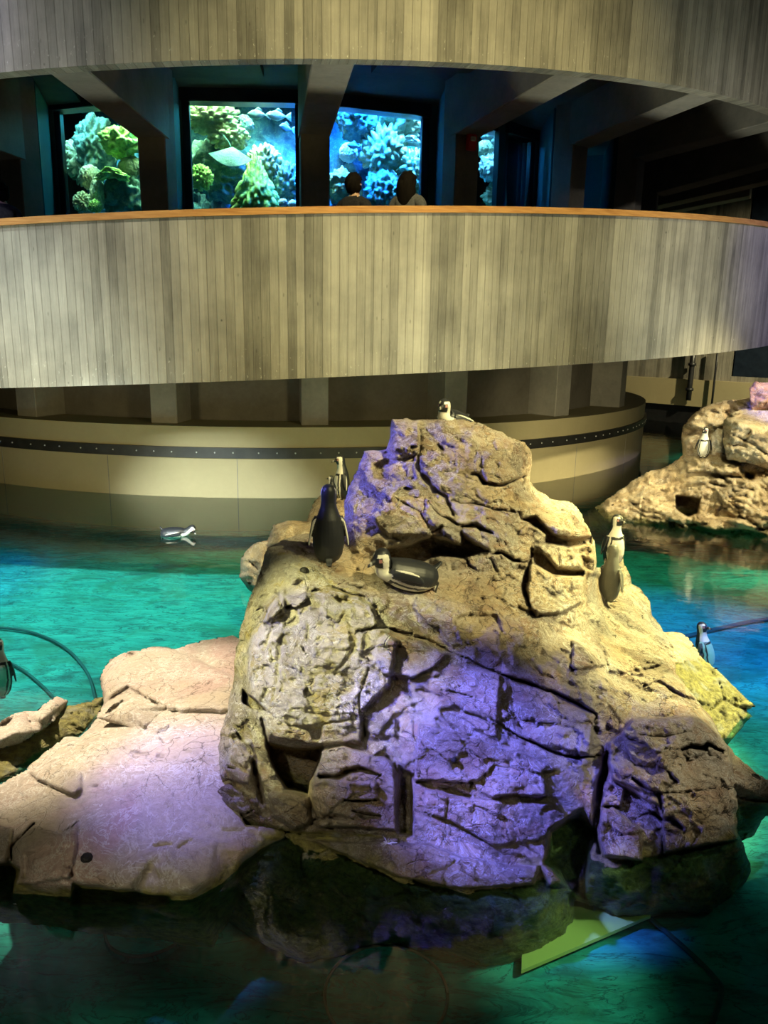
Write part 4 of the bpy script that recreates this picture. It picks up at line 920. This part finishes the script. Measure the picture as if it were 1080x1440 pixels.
def reflection_line(pts, r, label):  # solid tube standing in for a dark reflection line on the water
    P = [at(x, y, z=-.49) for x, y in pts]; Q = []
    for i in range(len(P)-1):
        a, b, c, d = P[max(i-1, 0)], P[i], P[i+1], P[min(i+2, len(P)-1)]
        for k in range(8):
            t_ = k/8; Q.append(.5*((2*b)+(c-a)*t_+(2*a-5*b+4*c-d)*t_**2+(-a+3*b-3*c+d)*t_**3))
    Q.append(P[-1]); tag(link('reflection_line', tube_mesh(Q, r, 10), M['reflection_line']), label, 'reflection_line')
reflection_line([(-30, 880), (40, 888), (90, 910), (122, 945), (135, 985)], .014, 'dark reflection line built as a thin tube, curving at the left')
reflection_line([(-30, 920), (20, 935), (60, 965), (90, 1000)], .012, 'thinner dark reflection line built as a tube, nearest the left rock')
reflection_line([(850, 912), (930, 902), (1010, 884), (1070, 872), (1140, 868)], .022, 'thick dark reflection line built as a tube in the blue water at the right')
reflection_line([(915, 1292), (965, 1335), (1005, 1375), (1014, 1400), (990, 1470)], .013, 'dark reflection line built as a tube, curving at the lower right')

# ------------------------------------------------------------------ visitors
def person(px, ytop, Y, rz, label, shirt, pants, hair_long, lean=0, h=1.70):
    top = at(px, ytop, Y=Y); foot = top.z-h
    e = empty('person', (top.x, top.y, foot), rz, label, 'person')
    J = [((0, 0, .92), .14), ((0, 0, 1.10), .125), ((0, 0, 1.30), .14), ((0, 0, 1.42), .10), ((0, -.01, 1.49), .055), ((0, -.02, 1.56), .075), ((0, -.015, 1.63), .085), ((0, 0, 1.675), .05)]
    E = [(i, i+1) for i in range(len(J)-1)]
    for sx in (-1, 1):
        b = len(J); J += [((sx*.17, 0, 1.38), .062), ((sx*.22, .02, 1.12), .045), ((sx*.20, -.16, .98), .035), ((sx*.18, -.25, .99), .030)]; E += [(3, b), (b, b+1), (b+1, b+2), (b+2, b+3)]
        for q in range(4):
            L = (.075, .085, .08, .065)[q]; f = len(J); J += [((sx*.18+(q-1.5)*.02, -.29, .985), .010), ((sx*.18+(q-1.5)*.023, -.29-L*.6, .975), .009), ((sx*.18+(q-1.5)*.023, -.29-L, .955), .008)]; E += [(b+3, f), (f, f+1), (f+1, f+2)]
        f = len(J); J += [((sx*.145, -.27, .985), .012), ((sx*.125, -.30, .975), .010)]; E += [(b+3, f), (f, f+1)]
        b = len(J); J += [((sx*.09, 0, .86), .10), ((sx*.10, -.01, .48), .065), ((sx*.10, .02, .09), .045), ((sx*.10, -.12, .035), .038), ((sx*.10, -.19, .03), .028)]; E += [(0, b), (b, b+1), (b+1, b+2), (b+2, b+3), (b+3, b+4)]
    me = bpy.data.meshes.new('p'); me.from_pydata([j[0] for j in J], E, []); o = bpy.data.objects.new('t', me); COL.objects.link(o)
    sk = o.modifiers.new('s', 'SKIN'); o.modifiers.new('u', 'SUBSURF').levels = 2
    for i, (_, r) in enumerate(J): me.skin_vertices[0].data[i].radius = (r, r*(.8 if i < 4 else 1)); me.skin_vertices[0].data[i].use_root = (i == 0)
    dg = bpy.context.evaluated_depsgraph_get(); out = bpy.data.meshes.new_from_object(o.evaluated_get(dg), depsgraph=dg); bpy.data.objects.remove(o)
    n = len(out.vertices); a = np.empty(n*3, np.float32); out.vertices.foreach_get('co', a); P = a.reshape(-1, 3).copy()
    C = np.tile(np.array((.50, .31, .22, 1)), (n, 1))
    C[(P[:, 2] > 1.60) & (P[:, 1] > -.05)] = (.02, .015, .012, 1)
    ey = (np.abs(P[:, 2]-1.60) < .01) & (np.abs(np.abs(P[:, 0])-.03) < .01) & (P[:, 1] < -.06); C[ey] = (.03, .02, .02, 1)
    ca = out.color_attributes.new('Col', 'FLOAT_COLOR', 'POINT'); ca.data.foreach_set('color', C.astype(np.float32).ravel())
    body = link('body', out, M['feather'], e)
    # clothing: shells a little outside the body
    def shell(name, mask, off, mat):
        me2 = out.copy(); me2.materials.clear(); N = np.empty(n*3, np.float32); out.vertices.foreach_get('normal', N); Q = P+N.reshape(-1, 3)*off
        me2.vertices.foreach_set('co', Q.astype(np.float32).ravel()); bm2 = bmesh.new(); bm2.from_mesh(me2); bm2.verts.ensure_lookup_table()
        bmesh.ops.delete(bm2, geom=[v for v in bm2.verts if not mask[v.index]], context='VERTS'); bm2.to_mesh(me2); bm2.free(); return link(name, me2, mat, e)
    shell('shirt', (P[:, 2] > .92) & (P[:, 2] < 1.47) & (P[:, 1] > -.14), .014, shirt)
    shell('trousers', (P[:, 2] < .96) & (P[:, 2] > .08) & (np.abs(P[:, 0]) < .17), .012, pants)
    hb = bmesh.new(); bmesh.ops.create_icosphere(hb, subdivisions=4, radius=1)
    for v in hb.verts:
        c = v.co.copy(); k = 1+.05*math.sin(9*c.x+5*c.z)+.03*math.sin(23*c.y+17*c.z)
        z = c.z*.125*k; yy = c.y*.108*k
        if hair_long and c.z < 0: z = c.z*.36; yy = c.y*.085+.045
        if c.y < -.25 and c.z < .35: yy = max(yy, -.02)
        v.co = Vector((c.x*(.098 if not hair_long else .11+.03*max(0, -c.z))*k, yy+.008, 1.60+z+(.0 if hair_long else .015)))
    bm_obj('hair', hb, grain_mat('dark_hair', (.004, .003, .003), (.008, .006, .005), .8, (40, 40, 3), .08), e, True)
    skin = new_mat('skin', .5, (.50, .31, .22)); nb = bmesh.new()
    limb(nb, [(0, -.085, 1.625), (0, -.10, 1.60), (0, -.108, 1.585)], [.010, .014, .014], [.008, .012, .01], Vector((1, 0, 0)), 8)
    bm_obj('nose', nb, skin, e, True)
    for sx in (-1, 1): nb = bmesh.new(); limb(nb, [(sx*.082, 0, 1.625), (sx*.094, .006, 1.60), (sx*.085, .0, 1.575)], [.016, .018, .01], [.008, .008, .006], Vector((0, 1, 0)), 8); bm_obj('ear', nb, skin, e, True)
    return e
sh1 = grain_mat('dark_grey_shirt', (.015, .015, .02), (.03, .03, .035), .9, (20, 20, 20), .1); sh2 = grain_mat('grey_sweater', (.07, .07, .08), (.11, .11, .12), .9, (20, 20, 20), .1); pt = grain_mat('dark_trousers', (.02, .02, .03), (.04, .04, .05), .8, (20, 20, 20))
person(498, 245, 9.5, PI-.5, 'person with short dark hair in a dark shirt, seen from behind at the blue window', sh1, pt, False, h=1.72)
person(574, 249, 9.6, 2.7, 'person with long dark hair and grey top leaning on the rail at the blue window', sh2, pt, True, h=1.66)
person(2, 284, 10.2, -2.4, 'person whose dark head just shows at the left end of the rail', sh1, pt, False, h=1.5)

# ------------------------------------------------------------------ the reef inside the tank
def coral_mat(name, a, b, c):
    m = new_mat(name, .75); t = NT(m); v = t.n('TexCoord').outputs['Object']
    col = t.mix(t.mapr(t.noise(v, 5, 5, .6), .4, .6), a, b); col = t.mix(t.mapr(t.noise(v, 18, 5, .7), .5, .65), col, c)
    t.l(col, t.b.inputs['Base Color']); t.l(t.bump(t.noise(v, 24, 5, .7), .6, .05), t.b.inputs['Normal']); return m
CG = coral_mat('green_coral', (.30, .55, .12), (.45, .65, .18), (.12, .30, .10)); CT = coral_mat('tan_coral', (.40, .42, .25), (.30, .38, .22), (.55, .5, .3)); CD = coral_mat('dark_reef_rock', (.06, .16, .15), (.10, .25, .22), (.22, .32, .22)); CW = coral_mat('pale_coral', (.60, .70, .65), (.45, .6, .6), (.8, .85, .8))
def coral(p, r, kind, mat, label, group, seed, sc=(1, 1, 1)):
    bm = bmesh.new(); bmesh.ops.create_icosphere(bm, subdivisions=5, radius=1); bm.verts.ensure_lookup_table()
    V = np.array([v.co[:] for v in bm.verts])
    if kind == 'knob': h, e = facets(V*3.2+seed, seed, .2); k = 1+.34*sstep(e, 0, .45)+.1*fbm(V*3+seed, seed)
    elif kind == 'brain': k = 1+.12*np.sin(22*(V[:, 0]+.3*fbm(V*2+seed, seed))+9*fbm(V*2.5+seed, seed+3))*.5+.12*fbm(V*2+seed, seed)
    elif kind == 'cone': h, e = facets(V*np.array((4, 4, 3))+seed, seed, .2); k = 1+.30*sstep(e, 0, .4); 
    else: k = 1+.5*fbm(V*2.2+seed, seed, 5, .65)+.2*facets(V*4+seed, seed, .6)[0]
    V = V*k[:, None]
    if kind == 'cone': f = np.clip(1.15-.55*(V[:, 2]+1)/1.2, .35, 1.2); V[:, :2] *= f[:, None]; V[:, 2] *= 1.35
    if kind == 'plate': V[:, 2] *= .28; V[:, 2] += .12*np.cos(3*V[:, 0])
    V = V*r*np.array(sc)
    for v, c in zip(bm.verts, V): v.co = c
    o = bm_obj('coral' if mat is not CD else 'reef_rock', bm, mat, None, True); o.location = p
    return tag(o, label, 'coral' if mat is not CD else 'reef rock', group)
def inw(px, py, R): return hitc(px, py, TC, R)
L_ = [ # window 1
 (168, 200, 6.1, .32, 'lump', CG, 'large bright green lobed coral at the top of the left window', (1, .8, .8)), (158, 246, 6.3, .22, 'plate', CG, 'bright green shelf coral in the middle of the left window', (1.2, 1, 1.4)),
 (128, 250, 6.2, .2, 'brain', CT, 'tan rounded coral beside the green shelf coral in the left window', (1, 1, 1)), (137, 272, 6.3, .17, 'lump', CT, 'pale upright coral low in the left window', (.7, .7, 1.5)), (118, 286, 6.4, .15, 'knob', CT, 'knobbly tan coral at the bottom of the left window', (1, 1, 1)),
 (134, 290, 6.5, .09, 'knob', CG, 'small yellow green coral at the bottom of the left window', (1, 1, 1)), (135, 205, 5.7, .35, 'lump', CD, 'dark reef rock behind the corals of the left window', (1, 1, 1.3)), (185, 235, 5.9, .22, 'brain', CT, 'rounded coral by the right edge of the left window', (1, 1, .8)), (115, 225, 5.8, .3, 'knob', CT, 'knobbly coral at the left edge of the left window', (.8, .8, 1.2)),
 (180, 275, 5.8, .42, 'lump', CD, 'dark reef rock low on the right of the left window', (1, 1, 1)),
 # window 2
 (300, 168, 5.9, .30, 'knob', CT, 'greenish knobbly coral high on the left of the second window', (1.3, .9, .7)), (322, 190, 5.9, .26, 'knob', CT, 'tan coral below the high knobbly one in the second window', (1.1, .9, .8)), (342, 178, 5.8, .18, 'brain', CD, 'round dark reef rock in the upper middle of the second window', (1, 1, 1)),
 (283, 250, 6.3, .16, 'knob', CG, 'small green ball coral at the left edge of the second window', (1, 1, 1.05)), (360, 268, 6.3, .42, 'cone', CG, 'large cone of bulbous green coral in the second window', (.95, .8, .82)), (372, 232, 5.9, .25, 'knob', CT, 'coarse tan coral on top behind the green cone', (1, 1, 1.1)),
 (305, 240, 5.3, .45, 'lump', CD, 'dark reef rock behind the ray', (1.2, 1, 1)), (404, 262, 6.0, .2, 'knob', CD, 'dark reef rock at the right edge of the second window', (1, 1, 1.6)), (398, 285, 6.5, .08, 'brain', CW, 'small white coral at the bottom right of the second window', (1, 1, .8)), (412, 287, 6.4, .08, 'brain', CW, 'small white coral in the bottom right corner of the second window', (1, 1, .8)),
 # window 3
 (500, 165, 5.6, .35, 'lump', CD, 'reef rock high on the left of the blue window', (1, 1, 1)), (560, 170, 5.6, .4, 'lump', CT, 'coral high on the right of the blue window', (1, 1, 1)), (540, 215, 5.7, .35, 'knob', CT, 'knobbly coral in the middle of the blue window', (1, 1, 1.1)), (490, 215, 6.0, .16, 'brain', CW, 'pale round coral at the left of the blue window', (1, 1, 1)),
 (580, 240, 5.9, .3, 'knob', CT, 'coral between the two people', (1, 1, 1)), (480, 262, 6.1, .26, 'lump', CT, 'coral low at the left of the blue window', (1, 1, 1)), (538, 268, 5.9, .32, 'lump', CD, 'reef rock low in the middle of the blue window', (1, 1, 1)), (575, 200, 5.8, .2, 'plate', CW, 'pale shelf coral at the right of the blue window', (1.2, 1, 1.4)),
 # window 4
 (700, 190, 6.0, .25, 'knob', CW, 'pale coral high in the right window', (1, 1, 1)), (712, 235, 6.2, .25, 'knob', CT, 'tan branching coral in the middle of the right window', (1, 1, 1.2)), (690, 235, 6.2, .2, 'lump', CW, 'pale lumpy coral at the left of the right window', (1, 1, 1.2)), (700, 275, 6.2, .25, 'lump', CT, 'coral low in the right window', (1, 1, 1)), (682, 210, 6.1, .16, 'brain', CT, 'round coral beside the column in the right window', (1, 1, 1)), (720, 280, 6.3, .14, 'knob', CW, 'small pale coral at the bottom of the right window', (1, 1, 1))]
for i, (px, py, R, r, kind, mt, lb, sc) in enumerate(L_):
    coral(inw(px, py, R), r, kind, mt, lb, 'corals inside the tank' if mt is not CD else 'reef rocks inside the tank', i*3+1, sc)
# ragged reef wall round the core of the tank
n_a, n_z = 220, 90; aa = np.linspace(-1.15, 1.2, n_a); zz = np.linspace(2.4, 8.2, n_z); AA, ZZ = np.meshgrid(aa, zz)
P = np.stack([AA.ravel()*5, ZZ.ravel(), 0*AA.ravel()], 1); Rr = 4.75+.9*fbm(P*.8+3, 5, 5, .6)+.22*facets(P*2.2, 9, .5)[0]
X = TC.x+Rr*np.sin(AA.ravel()); Yy = TC.y-Rr*np.cos(AA.ravel()); V = np.stack([X, Yy, ZZ.ravel()], 1)
Fc = [(j*n_a+i, j*n_a+i+1, (j+1)*n_a+i+1, (j+1)*n_a+i) for j in range(n_z-1) for i in range(n_a-1)]
b0 = len(V); V = np.concatenate([V, np.stack([TC.x+3.4*np.sin(AA.ravel()), TC.y-3.4*np.cos(AA.ravel()), ZZ.ravel()], 1)])
Fc += [(b0+f[3], b0+f[2], b0+f[1], b0+f[0]) for f in Fc]
o = link('reef_wall', mesh_from(V, Fc), coral_mat('blue_green_reef', (.02, .11, .17), (.035, .18, .24), (.10, .26, .26))); tag(o, 'dark blue green reef wall filling the back of the aquarium windows', 'reef')
# fish and ray
def fish(p, L, rz, label, mat):
    e = empty('fish', p, rz, label, 'fish', 'fish in the tank'); bm = bmesh.new()
    pts = [(x*L, 0, 0) for x in (-.5, -.42, -.25, 0, .2, .36, .45)]; limb(bm, pts, [L*k for k in (.02, .10, .20, .24, .16, .06, .045)], [L*k for k in (.015, .05, .08, .09, .06, .025, .012)], Vector((0, 0, 1)), 16)
    bm_obj('body', bm, mat, e, True)
    bm = bmesh.new(); limb(bm, [(L*.42, 0, 0), (L*.52, 0, 0), (L*.68, 0, 0)], [L*.05, L*.13, L*.22], [L*.014, L*.01, L*.004], Vector((0, 0, 1)), 10); bm_obj('tail_fin', bm, mat, e, True)
    bm = bmesh.new(); limb(bm, [(-L*.15, 0, L*.2), (L*.05, 0, L*.29), (L*.25, 0, L*.2)], [L*.02, L*.07, L*.03], [L*.01, L*.01, L*.005], Vector((0, 0, 1)), 8); bm_obj('dorsal_fin', bm, mat, e, True); return e
FM = coral_mat('silver_fish_skin', (.25, .5, .6), (.4, .6, .65), (.55, .7, .7))
for px, py, L, rz, lb in ((362, 161, .32, .2, 'silver blue fish swimming left, highest in the second window'), (390, 163, .34, .3, 'silver blue fish swimming left, next to the pillar high in the second window'), (402, 180, .30, .9, 'silver blue fish heading down at the upper right of the second window'), (512, 152, .34, 2.6, 'blue fish near the top of the blue window'), (497, 205, .24, .5, 'small blue fish at the left of the blue window')):
    fish(inw(px, py, 6.4), L, rz, lb, FM)
bm = bmesh.new(); N = 28
def rz_(u, v):
    w = max(0.0, 1-abs(u)**1.35); x = u*.36; y = v*.2*w-.05*abs(u)*1.6+.03; th = .05*math.exp(-(u*3)**2)*math.cos(v*PI/2)+.006
    return x, y, th, .10*u*u
top = {}; bot = {}
for i in range(N+1):
    for j in range(N+1):
        u = -1+2*i/N; v = -1+2*j/N; x, y, th, z = rz_(u, v); top[i, j] = bm.verts.new((x, y, z+th)); bot[i, j] = bm.verts.new((x, y, z-th*.4))
for i in range(N):
    for j in range(N):
        bm.faces.new((top[i, j], top[i+1, j], top[i+1, j+1], top[i, j+1])); bm.faces.new((bot[i, j+1], bot[i+1, j+1], bot[i+1, j], bot[i, j]))
for i in range(N):
    bm.faces.new((bot[i, 0], bot[i+1, 0], top[i+1, 0], top[i, 0])); bm.faces.new((top[i, N], top[i+1, N], bot[i+1, N], bot[i, N]))
ray = bm_obj('ray', bm, coral_mat('pale_ray_skin', (.25, .5, .46), (.32, .56, .52), (.2, .42, .4)), None, True)
ray.location = inw(325, 223, 6.5); ray.rotation_euler = (1.05, .1, .1)
tag(ray, 'pale turquoise ray gliding across the second window', 'ray')
link('tail', tube_mesh([(-.02, .2, .0), (-.08, .34, .0), (-.2, .46, .02)], [.012, .007, .002], 8), ray.data.materials[0], ray)

# ------------------------------------------------------------------ camera
cam = bpy.data.cameras.new('camera'); cam.sensor_width = 36; cam.lens = F/1440*36; cam.clip_end = 200
co = bpy.data.objects.new('camera', cam); COL.objects.link(co)
right = Vector((cR, sR*sP, sR*cP)); up = Vector((-sR, cR*sP, cR*cP)); back = Vector((0, -cP, sP))
co.matrix_world = Matrix(((right.x, up.x, back.x, 0), (right.y, up.y, back.y, 0), (right.z, up.z, back.z, 2.5), (0, 0, 0, 1)))
S.camera = co
# ------------------------------------------------------------------ lights
def spot(name, loc, aim, power, color, size=30, blend=.5, r=.12):
    l = bpy.data.lights.new(name, 'SPOT'); l.energy = power; l.color = color; l.spot_size = math.radians(size); l.spot_blend = blend; l.shadow_soft_size = r
    o = bpy.data.objects.new(name, l); COL.objects.link(o); o.location = loc
    o.rotation_euler = (Vector(aim)-Vector(loc)).to_track_quat('-Z', 'Y').to_euler(); return o
def area(name, loc, aim, power, color, sx, sy):
    l = bpy.data.lights.new(name, 'AREA'); l.energy = power; l.color = color; l.shape = 'RECTANGLE'; l.size = sx; l.size_y = sy; l.spread = math.radians(75)
    o = bpy.data.objects.new(name, l); COL.objects.link(o); o.location = loc
    o.rotation_euler = (Vector(aim)-Vector(loc)).to_track_quat('-Z', 'Y').to_euler(); return o
YEL = (1, .90, .42); WARM = (1, .92, .62); VIO = (.17, .17, 1); BLU = (.06, .22, 1); CYW = (.85, 1, .95)
spot('warm_spotlight', (4.2, .5, 6.8), (.62, 4.95, 1.45), 4600, YEL, 18, .35)
spot('warm_spotlight', (5.6, 7.0, 6.0), (1.75, 5.3, .5), 8500, (1, .93, .36), 23, .5)
spot('warm_spotlight', (4.4, 1.8, 5.6), (1.40, 3.95, .35), 1300, WARM, 13, .4)
spot('front_fill', (1.8, -1.5, 6.5), (.5, 4.2, .8), 200, WARM, 30, .8)  # broad low fill from the camera side
spot('violet_spotlight', (-4.6, 2.95, 3.7), (.62, 3.55, .55), 1500, VIO, 14, .35)
spot('violet_spotlight', (-4.2, 3.4, 3.4), (.22, 4.85, 1.55), 2600, VIO, 11, .4)
spot('violet_spotlight', (-2.0, 1.4, 4.0), (.50, 3.38, .45), 4300, VIO, 14, .6)
spot('violet_spotlight', (-1.6, 4.3, 5.6), (-1.05, 3.55, .1), 1700, (.30, .26, 1), 12, .9)
spot('cream_spotlight', (-4.2, 5.5, 6.4), (-1.75, 4.5, .2), 4200, (1, .86, .62), 21, .7)
spot('bulge_spotlight', (-3.0, 1.2, 5.4), (-.38, 3.8, .8), 3000, (1, .95, .42), 13, .5)
spot('front_fill', (-1.6, -2.0, 5.0), (-.55, 3.05, -.05), 420, (1, .9, .6), 24, .9)  # added weak fill for the dark front of the slab
spot('panel_fill', (2.6, 1.4, 3.4), (1.0, 3.05, -.3), 500, (1, .95, .55), 11, .8)  # added light that brightens the pale panel under water
spot('water_spotlight', (-5.5, 6, 8.5), (-3.6, 7.6, 0), 5600, CYW, 36, .8)
spot('water_spotlight', (-3.8, 3.0, 3.4), (-2.8, 9.8, 0), 6500, CYW, 25, .9)
spot('water_spotlight', (5.5, 3.5, 8.5), (3.3, 5.0, 0), 2400, CYW, 22, .8)
spot('blue_spotlight', (-6.5, 4, 8), (-5.4, 8.3, 0), 5000, BLU, 17, .9)
spot('blue_spotlight', (6.5, 3, 8), (3.4, 7.0, 0), 8500, BLU, 20, .9)
spot('wall_spotlight', (1.5, 2.4, 10.0), (.8, 8.6, 3.4), 4800, (1, .86, .38), 56, .9)
spot('wall_spotlight', (-6, 1.6, 9.5), (-5.0, 9.0, 3.2), 2700, (.90, .92, 1), 46, 1)
spot('wall_spotlight', (5.0, 2.0, 7.0), (5.5, 11.5, 3.6), 1500, (.95, .90, .8), 36, 1)
spot('violet_spotlight', (8, 5, 7.5), (6.0, 11.3, 3.8), 1600, (.3, .25, 1), 24, 1)
spot('violet_spotlight', (-7, 3, 8), (-4.6, 9.0, 5.4), 1100, (.4, .4, 1), 22, 1)
spot('tank_wall_spotlight', (2.5, 4.5, 2.2), (-2.0, 11.6, .6), 620, (1, .86, .38), 75, 1, .4)
spot('tank_wall_spotlight', (3.2, 8.0, 1.6), (3.6, 14.0, .3), 900, (1, .90, .5), 50, 1)
spot('tank_wall_spotlight', (-5.5, 5.5, 1.2), (-3.5, 11.6, .9), 350, (1, .84, .4), 80, 1, .4)
spot('water_bounce', (1.0, 5.9, .25), (.6, 9.8, 5.6), 800, (.95, 1, .72), 75, 1, .4)  # added upward spots standing in for light bounced off the pool
spot('water_bounce', (-4.2, 5.6, .25), (-3.4, 9.8, 5.6), 500, (.9, 1, .8), 75, 1, .4)
spot('water_bounce', (4.5, 7.2, .25), (4.6, 12.5, 5.6), 1000, (.95, 1, .8), 70, 1, .4)
spot('island_spotlight', (8.5, 4.0, 7.5), (5.0, 10.6, .6), 8500, (1, .9, .5), 26, .6)
spot('far_wall_spotlight', (12, 15, 7), (9.0, 22.9, .9), 6000, (1, .88, .5), 60, 1)
spot('violet_spotlight', (3, 9.0, 7.5), (5.7, 10.8, 1.7), 4000, VIO, 13, .6)
for a, c, e in ((-15.4, (.75, 1, .5), 130), (1.3, (.62, 1, .55), 150), (18.0, (.02, .22, 1), 800), (34.5, (.16, .55, 1), 300), (51, (.1, .4, 1), 8), (-32, (.3, .8, .8), 80)):
    w = math.radians(a); d = Vector((math.sin(w), -math.cos(w), 0)); c0 = Vector((-2.5, 20.28, 0))
    area('tank_lamp', c0+d*6.5+Vector((0, 0, 7.5)), c0+d*5.2+Vector((0, 0, 4.2)), e, c, 1.6, .7)
    spot('tank_glow', c0+d*5.9+Vector((0, 0, 6.3)), c0+d*9.5+Vector((0, 0, 3.6)), 110, (.05, .6, .75) if a < 10 else (.05, .4, .95), 120, .5)  # added spot throwing tank light outward onto fins and beams
wd = bpy.data.worlds.new('hall_dark'); S.world = wd; wd.use_nodes = True
wd.node_tree.nodes['Background'].inputs[0].default_value = (.5, .62, .7, 1); wd.node_tree.nodes['Background'].inputs[1].default_value = .075
S.view_settings.view_transform = 'Standard'; S.view_settings.look = 'None'; S.view_settings.gamma = 1; S.view_settings.exposure = 0
S.view_settings.use_curve_mapping = False
